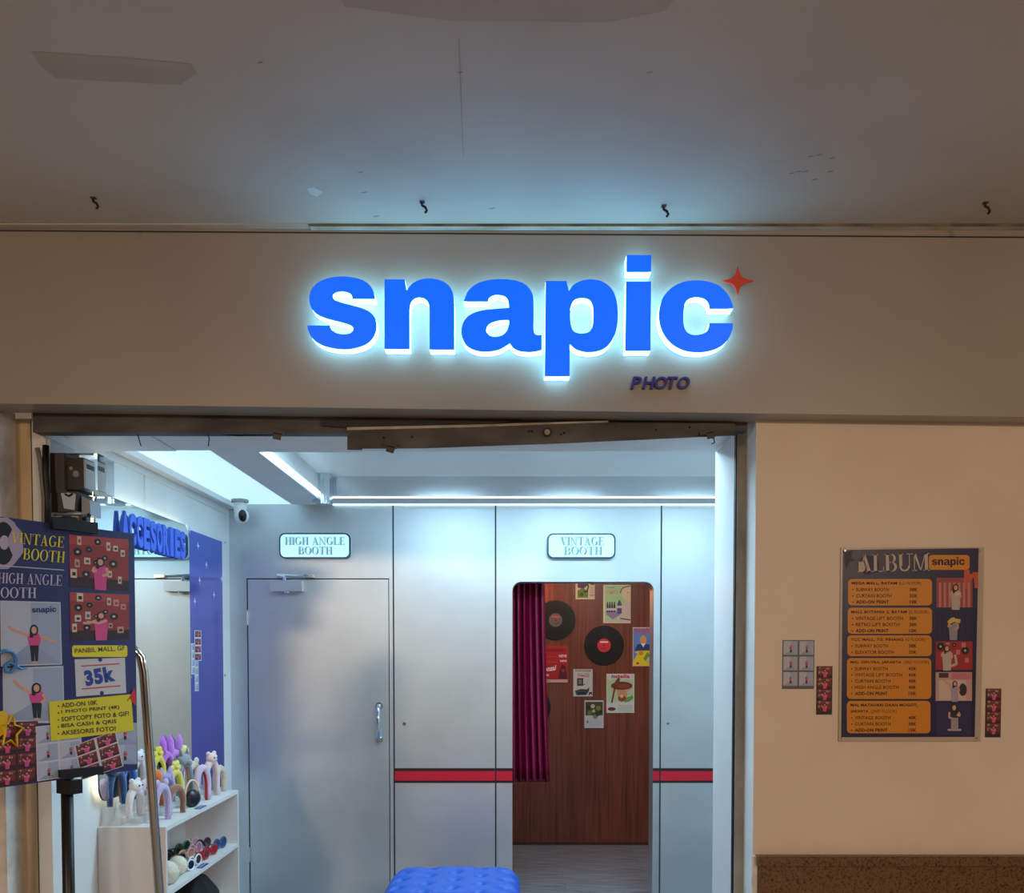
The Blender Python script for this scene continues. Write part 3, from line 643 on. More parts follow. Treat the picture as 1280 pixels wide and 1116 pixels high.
# ------------------------------------------------------------------ things in the vintage booth
def booth_fm(o): return lambda px, py: (P(px, py, o.location.y).x-o.location.x, P(px, py, o.location.y).z-o.location.z)
def record(px, py, rpx, col, l, seedc=(230,230,230)):
    v_ = P(px, py, YV-.004); R1 = rpx/F*YV; r = empty('vinyl_record', (v_.x, YV-.004, v_.z))
    obj('disc', disc(B(), (0, -.0015, 0), R1, .004, n=48), M((8,8,10), .42), r, bevel=.0008)
    bm = B()
    for k in range(5): tube(bm, [(R1*(.5+.1*k)*math.cos(2*PI*j/40), -.0035, R1*(.5+.1*k)*math.sin(2*PI*j/40)) for j in range(40)], .0006, 4, closed=True)
    obj('grooves', bm, M((16,16,19), .35), r)
    o = obj('centre_label', disc(B(), (0, -.004, 0), R1*.34, .002, n=28), M(col, .5), r)
    c = Canvas(y=-.0053); c.rect(-R1*.2, R1*.2, R1*.13, R1*.2, C_(*seedc)); c.circ(0, 0, R1*.04, m_black, n=8); c.rect(-R1*.15, R1*.15, -R1*.18, -R1*.14, C_(120,30,40)); c.build('label_print', o)
    tag(r, l, 'record', 'vinyl records on the booth wall')
record(755, 806.5, 24.8, (206,40,62), 'black vinyl record with red centre label in the middle of the wood wall')
record(694.5, 775, 24.8, (96,92,98), 'black vinyl record with grey and red label beside the curtain top', (200,70,70))
record(664, 884, 24.5, (150,40,50), 'black vinyl record mostly hidden behind the curtain')
def wall_poster(x0, x1, y0, y1, base, l, draw):
    a = P(x0, y1, YV-.003); o = empty('wall_poster', (a.x, YV-.003, a.z)); b = P(x1, y0, YV-.003)
    obj('paper', bx(0, b.x-a.x, -.002, .003, 0, b.z-a.z), base, o)
    c = Canvas(booth_fm(o), -.0025, .0003); draw(c); c.build('print', o)
    tag(o, l, 'poster', 'vintage adverts on the booth wall')
def d_green(c):
    c.rect(756,788,732,778, C_(170,214,160)); c.rect(755,787,776,779, C_(214,190,190),1)
    c.poly([(776,757),(788,750),(788,776),(772,774)], C_(206,196,180),1); c.poly([(776,736),(781,733),(788,734),(788,752),(780,750),(778,745)], C_(222,206,170),2)
    c.line([(775,741),(778,735),(784,733),(788,732)], 1.4, C_(120,110,70),3); c.circ(785,740.5,.6,DK,3,n=6)
    c.geo(text_geo('TEMPO', .03), (758,742.5), (772,742.5), -4.8, C_(226,150,110),2); c.geo(text_geo('YOUNGER', .02), (759.5,735), (768.5,735), -1.2, C_(90,120,90),2)
    for k in range(4): x = 759.3+k*2.9; c.poly([(x-1.2,765),(x+1.2,765),(x+1.2,757),(x+.5,752),(x-.5,752),(x-1.2,757)], C_(60,30,60),3); c.rect(x-1.2,x+1.2,760,763,C_(220,200,220),4)
    c.poly([(771.5,767),(777,767),(777,755),(775,750),(773.5,750),(771.5,755)], C_(80,74,120),3); c.rect(771.5,777,757,760,C_(210,190,220),4)
    c.poly([(757,764),(771,764),(776,768),(766,774),(758,768)], C_(150,130,180),2); c.poly([(775,772),(788,774),(788,775.5),(775,773.5)], C_(96,80,90),3)
wall_poster(754, 788.5, 731, 779, C_(226,224,190), 'green vintage soda advert with dark bottles', d_green)
def d_blue(c):
    c.rect(791.5,816,785,831.5, C_(96,140,214)); c.geo(text_geo('Triple', .05), (792.5,793.5), (815,792), -8, C_(206,66,110),2)
    c.circ(804,800,4.2,C_(220,160,100),2,ry=5.5); c.poly([(799.6,799),(804,793.5),(808.5,799),(806,796.5),(802,796.5)], C_(214,186,90),3)
    c.poly([(793,813),(797,805),(802,805),(804,809),(806.5,805),(811,805),(815,813)], C_(34,62,130),3); c.poly([(801,804),(807,804),(804,809)], C_(236,236,226),4)
    c.poly([(791.5,831.5),(791.5,826),(797,817),(793,815),(800,813),(811,813),(815,816),(810,820),(808,826),(816,828),(816,831.5)], C_(232,214,40),4); c.circ(801,816,3,C_(200,150,40),5); c.poly([(804,823),(809,815),(812,818),(807,826)], C_(110,160,40),5); c.circ(797,829,2.2,C_(180,60,40),5,ry=1.2); c.rect(808,816,821,826,C_(196,206,214),4)
wall_poster(790.8, 816.5, 784, 832.5, C_(220,216,190), 'blue vintage food advert with yellow dish at the wall edge', d_blue)
def d_top(c):
    c.rect(720,743,722,748, C_(214,206,180)); c.poly([(722,722),(736,722),(735,731),(729,736),(722,734)], C_(90,60,84),1); c.poly([(722,747),(722,738),(728,735),(735,738),(735,747)], C_(110,140,50),1); c.circ(727,743,2.5,C_(70,90,40),2); c.line([(733,725),(735.5,733),(733.5,740),(729,739)],1.6,DK,3)
    for k in range(5): c.rect(737.5,743,734+k*2,734.6+k*2,C_(150,150,130),1)
    c.rect(738,743,726,731,C_(60,50,60),1); c.rect(737,743,743.5,745,C_(214,130,90),1)
wall_poster(719.5, 743.5, 718, 749, C_(224,216,190), 'cream vintage advert cut off by the booth doorway top', d_top)
def d_red(c):
    c.rect(676,709,809,849, C_(178,24,36)); c.rect(676,709.5,849.3,852.8, C_(206,186,170),1); c.rect(681,706,811,814,C_(140,14,28),1)
    c.geo(text_geo('NEVE', .04), (698.5,821.5), (708.3,821.5), -3.4, C_(236,220,220),2); c.geo(text_geo('neve', .04), (700,827.3), (708.3,827.3), -2.6, C_(236,220,220),2)
    c.rect(681,696,820.5,821,C_(206,80,80),1); c.rect(681,697,827,827.6,C_(206,80,80),1)
    c.geo(text_geo('Gonzal', .04, .3), (676,840), (696,837.5), -6.5, C_(240,228,226),2); c.rect(682,686,842.5,845,C_(230,190,190),2)
    c.poly([(698,848),(699.5,837),(703,830),(707,833),(709,848)], C_(90,26,28),2); c.circ(704,838,2.6,C_(120,60,50),3); c.rect(682,688,850.6,851.6,C_(150,120,110),2)
wall_poster(675, 709.8, 807.5, 853.5, C_(186,28,40), 'red vintage advert with white script half behind the curtain', d_red)
def d_news(c):
    c.geo(text_geo('AUTOUR DU MONDE', .03), (719,839.3), (738.5,839.3), -1.8, DK,2); c.geo(text_geo('POUR VOUS', .02), (721.5,842.5),(736,842.5),-1.4,C_(120,120,126),2); c.geo(text_geo('TYPICO', .05), (721.5,846.3), (736.5,846.3), -3, C_(204,90,96),2)
    c.rect(721.3,729,847.5,857, C_(40,44,54),2); c.rect(723,727,849,855,C_(120,124,130),3); c.line([(729,856),(731.5,855)],.8,DK,2)
    for k in range(4): c.rect(731.5,737,848.5+k*1.8,849.1+k*1.8,C_(190,192,190),1)
    c.poly([(719,863),(726,861),(734,861.5),(737,858),(736,864),(733,868),(719.5,867)], C_(60,66,76),2); c.poly([(720,868),(724,865),(732,865),(733,868.4),(720,868.6)], C_(34,38,46),3); c.poly([(735.5,868.5),(736.5,865),(740,864.8),(740,868.5),(739,868.5),(738.5,866.5),(737,868.5)],C_(40,40,40),2)
wall_poster(716.5, 740.8, 836.3, 870.3, C_(206,210,206), 'small white vintage newspaper advert with black drawings', d_news)
def d_nut(c):
    c.rect(758.8,792,843.5,880, C_(178,206,166)); c.rect(758.8,792,843.5,849,C_(204,216,214),1); c.rect(758.8,792,880,890,C_(206,214,210),1); c.poly([(758.8,880.5),(758.8,878),(792,876),(792,880.5)],C_(206,214,210),2)
    c.geo(text_geo('n', .03), (764.5,847.5), (767.6,847.5), -3.6, C_(40,30,60),3); c.geo(text_geo('utella', .06), (768,847.5), (787,847.5), -4.8, C_(200,66,96),3)
    c.circ(776.5,858.5,14,C_(206,170,130),2,ry=6.8,n=24); c.circ(777,857,13.4,C_(104,52,34),3,ry=5.2,n=24); c.circ(779,857.5,8,C_(136,66,40),4,ry=3.2)
    c.poly([(771,863),(783,863),(784,868),(783,874),(777,878),(772.5,874)], C_(196,150,110),3); c.circ(777.5,873,5.2,C_(136,76,44),4,ry=3.6); c.circ(777,870,2,C_(230,190,140),5)
    c.poly([(783,872),(790,869),(792,872),(786,877),(780,878)],C_(104,156,84),2)
    c.line([(773.5,848),(769,857),(764.5,878.5)],2.0,C_(96,40,36),6); c.poly([(770,850),(773,846.5),(775,848.5),(773.5,856),(768,859),(766.5,856)],C_(116,56,40),6); c.circ(764.6,886,5,C_(100,40,34),3,ry=2.3)
    for k in range(4): c.rect(772,790,881.5+k*2,882.1+k*2,C_(160,172,170),2)
wall_poster(758, 793, 842, 891, C_(216,222,214), 'green vintage chocolate spread advert with a mushroom-shaped table', d_nut)
def d_small(c):
    c.rect(731.8,753.5,877,894, C_(70,72,44)); 
    for k, (x, y_, r_, m) in enumerate(((741,882.5,2.6,C_(196,190,170)),(742,888.5,2.2,C_(190,176,130)),(748,885,3,C_(128,134,60)),(735,884,2.6,C_(52,40,38)),(737,891,3,C_(110,120,70)),(747,892,3,C_(60,66,40)),(744,895.5,3,C_(128,140,90)),(751,890,2,C_(40,44,34)))): c.circ(x, y_, r_, m, 1+k % 3)
    c.poly([(733,903),(735,899),(735.5,904)],C_(120,100,60),2)
    for k in range(6): c.rect(737,752,898+k*1.7,898.5+k*1.7,C_(176,186,192),1)
wall_poster(730.5, 754.5, 875.3, 909.8, C_(202,210,216), 'pale vintage advert with a dark garden picture hung lowest', d_small)
# unseen orange globe and light added behind the curtain for the veneer's orange glow
r = empty('added_glow_bulb', (.1, YV, 2.02)); obj('socket', disc(B(), (0, -.02, 0), .03, .04), m_black, r); obj('globe', ball(B(), (0, -.08, 0), .045, 14, 10), M((255,170,90), .4, emit=9, ecol=(255,140,60)), r, True)
l = bpy.data.lights.new('added_orange_glow', 'POINT'); l.energy = 5; l.color = (1, .42, .14); l.shadow_soft_size = .05
o = bpy.data.objects.new('added_orange_glow', l); COL.objects.link(o); o.location = (.1, YV-.16, 2.02)
tag(r, 'unseen orange globe added behind the curtain for the warm glow on the wood wall', 'lamp')
# curtain on its rod
yc = YB2+.05; zc1 = 2.12; zc0 = P(660, 977, yc).z
bm = B(); xa0 = P(620, 800, yc).x; n = 72; rows = 14
for j in range(rows+1):
    t_ = j/rows; z = zc1+(zc0-zc1)*t_; xr0 = P(679.5+8*max(0, t_-.1)**1.6, 800, yc).x
    for i in range(n+1):
        s_ = i/n; x = xa0+(xr0-xa0)*s_; a = s_*2*PI*8
        bm.verts.new((x+.006*math.sin(a*2+1), yc+.036*math.sin(a+.4*math.sin(t_*3+i*.15))*(.75+.25*t_), z))
bm.verts.ensure_lookup_table()
for j in range(rows):
    for i in range(n): k = j*(n+1)+i; bm.faces.new([bm.verts[q_] for q_ in (k, k+1, k+n+2, k+n+1)])
r = empty('booth_curtain', (xa0, yc, zc0))
o = obj('drape', bm, M((124,6,54), .42), r, True); o.location = (-xa0, -yc, -zc0); s = o.modifiers.new('s', 'SOLIDIFY'); s.thickness = .003
obj('hem', tube(B(), [(0, .0, .012), (P(686, 800, yc).x-xa0, 0, .012)], .002, 5), M((110,12,56), .6), r)
tag(r, 'pleated magenta curtain gathered at the side of the booth opening', 'curtain')
r = empty('curtain_rod', (.35, yc, zc1+.01)); obj('rod', tube(B(), [(-.5, 0, 0), (1.1, 0, 0)], .01, 8), m_steel, r)
for x in (-.5, 1.1): obj('finial', ball(B(), (x, 0, 0), .018, 10, 7), m_steel, r, True)
tag(r, 'steel curtain rod inside the vintage booth', 'rod')

# ------------------------------------------------------------------ tufted ottoman
yo0, yo1 = 4.36, 5.0; xo0, xo1 = PZ(484, 1100, .42).x*1.02, PZ(650, 1100, .42).x*1.02
zo = P(570, 1082, yo1).z
r = empty('ottoman', ((xo0+xo1)/2, (yo0+yo1)/2, 0)); w, d_ = xo1-xo0, yo1-yo0
blue = M((28,84,186), .5, var=.06, bscale=20)
btn = [(x*w, (j-3)*d_*.125) for j in range(7) for x in ((-.2, .2) if j % 2 == 0 else (-.4, 0, .4))]
N = 100; bm = B(); V = []
for j in range(N+1):
    row_ = []
    for i in range(N+1):
        a = (i/N*2-1); b = (j/N*2-1)
        x, y_ = a*w/2, b*d_/2
        ed = max(abs(a), abs(b)); rnd_ = (abs(a)**6+abs(b)**6)**(1/6)
        k = ed/rnd_ if rnd_ > 0 else 1; x *= k; y_ *= k
        z = zo-.05*max(0, (ed-.8)/.2)**2.2
        dp = min((math.hypot(x-p[0], y_-p[1]) for p in btn)); z += -.034*math.exp(-(dp/.024)**2)+.010*min(1, dp/.06)
        row_.append(bm.verts.new((x, y_, z)))
    V.append(row_)
for j in range(N):
    for i in range(N): bm.faces.new((V[j][i], V[j][i+1], V[j+1][i+1], V[j+1][i]))
edge = [V[0][i] for i in range(N)]+[V[j][N] for j in range(N)]+[V[N][N-i] for i in range(N)]+[V[N-j][0] for j in range(N)]
prev = edge
for z, k in ((zo-.09, 1.0), (.1, 1.0), (.07, .98)):
    cur = [bm.verts.new((v_.co.x*k, v_.co.y*k, z)) for v_ in edge]
    for i in range(len(edge)): bm.faces.new((prev[i], prev[(i+1) % len(edge)], cur[(i+1) % len(edge)], cur[i]))
    prev = cur
bm.faces.new(prev)
obj('cushion', bm, blue, r, True)
for x, y_ in btn: obj('button', ball(B(), (x, y_, zo-.026), .010, 8, 5, (1, 1, .5)), blue, r, True)
for sx in (-1, 1):
    for sy in (-1, 1): obj('leg', tube(B(), [(sx*w*.38, sy*d_*.38, .075), (sx*w*.38, sy*d_*.38, 0)], [.022, .016], 10), M((40,30,26), .5), r)
tag(r, 'square blue button-tufted ottoman standing before the booths', 'ottoman')
# ------------------------------------------------------------------ electricity meter by the doorway (left wall)
c = P(92, 640, 3.5); zb0 = P(90, 641, 3.5).z; z_ = lambda py: P(90, py, 3.5).z
XM = lambda px: P(px, 600, 3.5).x
r = empty('electricity_meter', (XL, 3.56, zb0))
def mb(name, x0, x1, y0, y1, py1, py0, mat, parent=r, bev=.004):
    return obj(name, bx(XM(x0)-XL, XM(x1)-XL, y0-3.56, y1-3.56, z_(py1)-zb0, z_(py0)-zb0), mat, parent, bevel=bev)
dkp = M((44,38,40), .45); lgp = M((206,212,220), .4); clear = M((235,240,242), .08, trans=1.0, ior=1.25)
plate = obj('back_plate', bx(0, .012, -.05, .14, .0, z_(547)-zb0), M((196,204,212), .45), r, bevel=.003)
b_ = mb('case', 63, 83, 3.5, 3.64, 616, 566, dkp, bev=.008)
d_ = mb('dial_block', 83, 103, 3.512, 3.628, 611, 571, M((70,62,64), .5))
cv = mb('clear_cover', 81, 122.5, 3.498, 3.642, 613, 566.5, clear, bev=.012)
dp = obj('dial_plate', bx(XM(103)-XL, XM(105)-XL, 3.516-3.56, 3.624-3.56, z_(609)-zb0, z_(573)-zb0), M((222,222,222), .5), d_)
for k in range(5): obj('digit_window', bx(XM(105)-XL, XM(105.4)-XL, 3.53-3.56+k*.017, 3.543-3.56+k*.017, z_(584)-zb0, z_(578)-zb0), m_black, d_)
obj('rotor_disc', disc(B(), ((XM(94)-XL), 3.511-3.56, z_(592)-zb0), .012, .006), m_steel, d_)
obj('brass_screw', disc(B(), ((XM(88)-XL), 3.51-3.56, z_(585)-zb0), .006, .006), M((190,170,120), .3, .8), d_)
tc = obj('terminal_cover', prism(B(), [(XM(63)-XL, z_(640)-zb0), (XM(94)-XL, z_(638)-zb0), (XM(96)-XL, z_(614)-zb0), (XM(63)-XL, z_(614)-zb0)], 3.505-3.56, 3.63-3.56), dkp, r)
obj('warning_label', prism(B(), [(XM(79)-XL, z_(635)-zb0), (XM(92)-XL, z_(637.5)-zb0), (XM(94)-XL, z_(617)-zb0), (XM(75)-XL, z_(614)-zb0)], 3.502-3.56, 3.506-3.56), M((186,206,228), .5), tc)
bm = B(); tube(bm, [((XM(81)-XL), 3.5-3.56, z_(617.5)-zb0), ((XM(86)-XL), 3.499-3.56, z_(620)-zb0), ((XM(90.5)-XL), 3.5-3.56, z_(617)-zb0)], .004, 6); obj('seal_wire', bm, m_black, tc)
obj('side_cover', prism(B(), [(XM(97)-XL, z_(642)-zb0), (XM(108)-XL, z_(642)-zb0), (XM(107.5)-XL, z_(624)-zb0), (XM(97)-XL, z_(618)-zb0)], 3.53-3.56, 3.62-3.56), M((150,160,174), .4), r)
tag(r, 'old electricity meter with clear cover on the wall inside the doorway', 'meter')
r = empty('circuit_breaker', (XL, 3.5, P(85, 662, 3.5).z)); zr = P(85, 662, 3.5).z
obj('body', bx(XM(65)-XL, XM(102)-XL, 0, .07, 0, z_(643)-zr), M((46,42,42), .5), r, bevel=.003)
for x0, x1, col in ((66, 77, (176,150,104)), (78, 87.5, (24,22,24)), (89, 98, (170,146,108))): obj('module', bx(XM(x0)-XL, XM(x1)-XL, -.006, .02, z_(656)-zr, z_(645)-zr), M(col, .5), r)
for px, py in ((104, 648), (109, 643.5)): obj('terminal', ball(B(), (XM(px)-XL, .01, z_(py)-zr), .008, 8, 6), m_black, r)
tag(r, 'small dark circuit breaker box under the electricity meter', 'breaker')
r = empty('cable', (XL+.012, 3.47, 1.85))
bm = tube(B(), [(XM(54)-XL-.012, -.01, P(54, 560, 3.46).z-1.85), (XM(53)-XL, -.01, P(54, 575, 3.46).z-1.85), (XM(55)-XL, -.008, P(54, 600, 3.46).z-1.85), (XM(57)-XL, -.01, P(54, 625, 3.46).z-1.85), (XM(55)-XL, 0, P(54, 660, 3.46).z-1.85), (XM(55)-XL, 0, -.3)], .009, 8)
obj('sheath', bm, M((120,118,114), .6), r, True)
bm = tube(B(), [(XM(59)-XL, .0, P(58, 556, 3.46).z-1.85), (XM(59)-XL, -.006, P(58, 590, 3.46).z-1.85), (XM(61)-XL, -.006, P(60, 628, 3.46).z-1.85), (XM(60)-XL, 0, P(60, 660, 3.46).z-1.85)], .012, 8)
obj('black_core', bm, m_black, r, True)
tag(r, 'grey and black cables running down beside the electricity meter', 'cable')

# ------------------------------------------------------------------ poster on its stand outside the doorway
L0 = Vector((-1.505, 2.78)); R0 = Vector((-1.27, 3.20)); dv = (R0-L0).normalized(); ang = math.atan2(dv.y, dv.x)
nrm = Vector((dv.y, -dv.x))
def on_plane(px, py):
    d = ray(px, py); k = (L0.dot(nrm))/(d.x*nrm.x+d.y*nrm.y); p = d*k
    return ((Vector((p.x, p.y))-R0).dot(dv), p.z+CAMZ)
zbt = on_plane(0, 984.5)[1]; ztp = on_plane(0, 645.5)[1]
r = empty('promo_poster', (R0.x, R0.y, zbt), ang); LW = -.66
ur = on_plane(168.5, 800)[0]
m_pnavy = M((44,46,104), .45)
obj('board', prism(B(), [(LW, 0), (on_plane(172, 955)[0], 0), (on_plane(167.5, 664)[0], ztp-zbt), (LW, ztp-zbt)], 0, .006), m_pnavy, r)
fp = lambda px, py: (on_plane(px, py)[0], on_plane(px, py)[1]-zbt)
yel = C_(226,214,40); wht = C_(206,204,214); lav = C_(196,190,216)
def pcan(y=-.0006): return Canvas(fp, y, .0003)
c = pcan(); c.poly(circ(5, 679, 21, 14, 33), C_(176,160,190), 0); c.circ(4, 679, 14, C_(26,24,32), 1, ry=27, n=20); c.circ(5, 678, 6, C_(190,176,200), 2, ry=9)
c.poly([(8,676),(18,655),(27,665),(29,690),(19,703)], C_(176,160,190), 3); c.build('printed_record', r)
c = pcan(-.0015); c.geo(serif_geo('VINTAGE'), (13, 678.5), (79, 684.5), -13.5, yel); c.geo(serif_geo('BOOTH'), (28, 699), (80, 703.5), -14, yel); c.build('lettering', r)
c = pcan(); c.line([(-20,705.5),(80,712.5)], 1.2, lav, 1); c.geo(serif_geo('HIGH ANGLE'), (-3, 728.5), (77, 732), -13, lav); c.geo(serif_geo('BOOTH'), (-10, 747), (45, 747.5), -13, lav); c.build('lettering', r)
photo_vintage(r, fp, [(87,733),(160.5,739),(160.5,674),(86,668)], -.0008, 1, 0)
photo_vintage(r, fp, [(88,800.5),(161.5,798),(161,743),(87,740)], -.0008, 2, 3)
def framed_high(q4, out, arms, h, x):
    c = pcan(); c.poly(out, C_(196,196,210), 0); c.build('photo_border', r); photo_high(r, fp, q4, -.0008, arms, h=h, x=x)
framed_high([(3,831),(76,829),(74,754),(1.5,752)], [(1,833),(77.5,830.5),(75.5,752.5),(0,750.5)], 1, .62, .55)
framed_high([(6,900),(79,901),(77.5,834),(4.5,837)], [(4,903),(80.5,904),(79,832),(3,835)], 2, .7, .55)
c = pcan(-.0012); c.geo(logo_geo(), (39.5, 767.5), (70, 766.5), -9, C_(40,48,120)); c.build('lettering', r)
c = pcan(-.0009); c.rr(90, 159, 806.5, 821, 3, yel); c.geo(serif_geo('PANBIL MALL GF'.replace('P','B',0)) if 0 else text_geo('PANBIL MALL, GF', .01), (93.5, 817.5), (156, 813.5), -7, C_(50,48,40)); c.build('name_tag', r)
c = pcan(-.0009); c.poly([(93,824),(156,822),(157.5,866),(95,870.5)], C_(202,200,206)); c.line([(101,832.5),(149,829.5)], 1.5, C_(196,56,66), 1); c.line([(102,861),(150.5,857)], 1.5, C_(196,56,66), 1)
c.geo(text_geo('35k', .06), (107.5, 858), (144.5, 851), -20, C_(46,62,150)); c.circ(125, 824.5, 2.6, m_pnavy, 1, n=10); c.circ(127, 866, 2.6, m_pnavy, 1, n=10); c.build('price_tag', r)
# lower photo sheets
def sheet(q4, nx, ny, kind, y, border=None):
    c = Canvas(quad_fm(fp, q4), y, .0002); c.rect(0, 1, 0, 1, border or C_(206,200,210)); c.build('photo_sheet', r)
    f = quad_fm(fp, q4)
    for i in range(nx):
        for j in range(ny):
            a0, a1 = i/nx+.03, (i+1)/nx-.03; b0, b1 = j/ny+.02, (j+1)/ny-.02
            if kind: photo_high(r, f, [(a0,b0),(a1,b0),(a1,b1),(a0,b1)], y-.0003, 0, True, .5)
            else: photo_vintage(r, f, [(a0,b0),(a1,b0),(a1,b1),(a0,b1)], y-.0003, i*7+j, 0, True)
sheet([(140,955),(171,955),(171,903),(140,905)], 1, 2, 1, -.0010, C_(150,156,186))
sheet([(-4,984),(44,976.5),(47,901),(-4,903)], 2, 4, 0, -.0012, C_(60,34,44))
sheet([(46,976.5),(104,968),(100,902),(44,908)], 2, 3, 1, -.0016)
sheet([(101,975),(154,957.5),(144,912),(92,932)], 2, 3, 0, -.0022)
c = pcan(-.0032); c.poly([(60.5,877),(163,867.5),(166.5,913),(63,926)], C_(222,206,36))
for k, t_ in enumerate(('ADD-ON 10K', '1 PHOTO PRINT (4R)', 'SOFTCOPY FOTO & GIF!', 'BISA CASH & QRIS', 'AKSESORIS FOTO!')):
    y0 = 884.5+k*8.6; x1_ = (121, 148.5, 160.5, 145, 144)[k]; s_ = -.085
    c.geo(text_geo(t_, .025), (76, y0), (x1_, y0+(x1_-76)*s_), -5.8, C_(60,52,34)); c.circ(72, y0-2, 1.1, C_(60,52,34), 2, n=8)
o = c.build('yellow_note', r, 'yellow price note with dark lettering')
c = pcan(-.004); c.poly([(161,872),(167,859),(169,868),(169,882),(166,879)], C_(206,34,40)); c.line([(158,876),(163,869)], .8, C_(80,60,40), 1); c.build('red_pin_print', r)
# blue loop and yellow star decorations stuck on the board
bl = M((70,140,206), .4)
pth = [fp(-4,816), fp(4,813), fp(13,815), fp(18,823), fp(17,833), fp(11,840), fp(5,839), fp(4,832), fp(10,828), fp(17,832), fp(24,836), fp(31,835)]
bm = B(); tube(bm, [(p[0], -.008, p[1]) for p in pth], [.008]*10+[.006, .003], 8, flat=.6); obj('blue_loop', bm, bl, r, True)
st = []
for k in range(10):
    a = -PI/2+k*PI/5+.1; R1 = 18 if k % 2 == 0 else 9; st.append((12+R1*.85*math.cos(a), 914+R1*1.2*math.sin(a)))
bm = B(); p3 = [fp(*p) for p in st]; tube(bm, [(p[0], -.007, p[1]) for p in p3], .005, 6, closed=True, flat=.6); obj('yellow_star', bm, M((226,190,30), .4), r)
c = pcan(-.005); c.poly([(-8,890),(4,888),(9,893),(7,915),(-8,925)], C_(226,190,30)); c.build('star_fill', r)
tag(r, 'navy printed promotion poster with photos and yellow lettering on a black stand', 'poster')
# black stand
pc_ = on_plane(90, 900)[0]; base = R0+dv*pc_+nrm*-.03
r = empty('poster_stand', (base.x, base.y, 0), ang)
zz = lambda px, py: on_plane(px, py)[1]
blkm = M((16,16,18), .4)
obj('pole', tube(B(), [(0, 0, .012), (0, 0, zz(90, 973))], .0185, 12), blkm, r, True)
obj('upper_pole', tube(B(), [(0, 0, zz(90, 973)), (0, 0, zz(90, 648))], .012, 12), blkm, r, True)
ul, ur2 = on_plane(72, 965)[0]-pc_, on_plane(125, 960)[0]-pc_
o = obj('lower_holder', prism(B(), [(ul, zz(72,962)-.0), (ur2, zz(125,957)), (ur2, zz(125,957)-.028), (ul, zz(72,962)-.024)], -.048, -.032), blkm, r, bevel=.004)
obj('collar', bx(-.022, .022, -.046, .022, zz(90,992), zz(90,973)-.004), blkm, r, bevel=.004)
ul, ur2 = on_plane(62, 650)[0]-pc_, on_plane(118, 656)[0]-pc_
obj('top_clip', bx(ul, ur2, -.047, -.031, zz(90,664), zz(90,650)), blkm, r, bevel=.005)
obj('clip_bridge', bx(-.02, .02, -.047, .012, zz(90,650), zz(90,647)), blkm, r)
for k in range(3):
    a = k*2*PI/3+.5; obj('foot', tube(B(), [(0, 0, .05), (.3*math.cos(a), .3*math.sin(a), .012)], .012, 8), blkm, r)
tag(r, 'black tripod poster stand holding the navy poster', 'stand')
# chrome tube frame behind the poster
chrome = M((196,186,178), .14, 1.0)
p = [P(-50, 812, 3.12), P(150, 809, 3.34), P(168, 812, 3.36), P(176, 822, 3.365), P(179.5, 840, 3.365)]
q1 = P(199, 1116, 3.365); sl = (q1-p[-1]); foot = p[-1]+sl*((p[-1].z)/(p[-1].z-q1.z))
r = empty('chrome_frame', (foot.x, foot.y, 0))
lf = Vector((p[0].x-.05, p[0].y, 0))
path = [lf+Vector((0, 0, .0)), p[0]-Vector((.0, 0, .03))]+p+[foot]
obj('tube', tube(B(), [x-Vector((foot.x, foot.y, 0)) for x in path], .0165, 12), chrome, r, True)
for v_ in (lf, foot): obj('foot_cap', disc(B(), (v_.x-foot.x, v_.y-foot.y, .012), .024, .024, 'z'), m_black, r)
tag(r, 'slanted chrome tube frame leaning behind the navy poster', 'frame')

# ------------------------------------------------------------------ accessory shelf
ys0, ys1 = 3.88, 4.92; xs0, xs1 = XL+.002, -1.43; zt3 = .818
r = empty('shelf_unit', (xs0, ys0, 0)); SWd = xs1-xs0; SL = ys1-ys0
shw = M((226,222,220), .4)
obj('side_panel', bx(0, SWd, 0, .018, 0, zt3-.018), shw, r); obj('side_panel', bx(0, SWd, SL-.018, SL, 0, zt3-.018), shw, r)
obj('top_board', bx(0, SWd, 0, SL, zt3-.018, zt3), shw, r); obj('shelf_board', bx(.006, SWd, .018, SL-.018, .522, .54), shw, r)
obj('shelf_board', bx(.006, SWd, .018, SL-.018, .24, .258), shw, r); obj('back_panel', bx(0, .006, .018, SL-.018, 0, zt3-.018), shw, r); obj('kick_board', bx(SWd-.03, SWd-.014, .018, SL-.018, 0, .06), shw, r)
tag(r, 'low white open shelf unit under the mirror', 'shelf')
# clear stepped riser
r = empty('acrylic_riser', (xs0+.004, ys0+.03, zt3)); acr = M((240,244,246), .1, alpha=.22)
obj('low_step', bx(.08, .15, 0, .98, 0, .03), acr, r); obj('high_step', bx(0, .08, 0, .98, 0, .075), acr, r)
for k in range(9): obj('slot_rib', bx(.082, .148, .02+k*.118, .026+k*.118, .03, .0305), M((226,230,232), .3), r)
tag(r, 'clear stepped riser on the white shelf', 'riser')
def label_strip(px, py, z, l):
    v_ = PZ(px, py, z); o = empty('label_strip', (xs1-.017, v_.y, z)); obj('strip', bx(-.014, .014, -.05, .05, 0, .002), C_(52,66,150), o); obj('white_line', bx(-.002, .002, -.044, .044, .002, .0023), wht, o); tag(o, l, 'label', 'navy shelf labels')
label_strip(242, 1009, zt3, 'navy price strip lying on the shelf top'); label_strip(252, 1082, .54, 'navy price strip lying before the sunglasses')
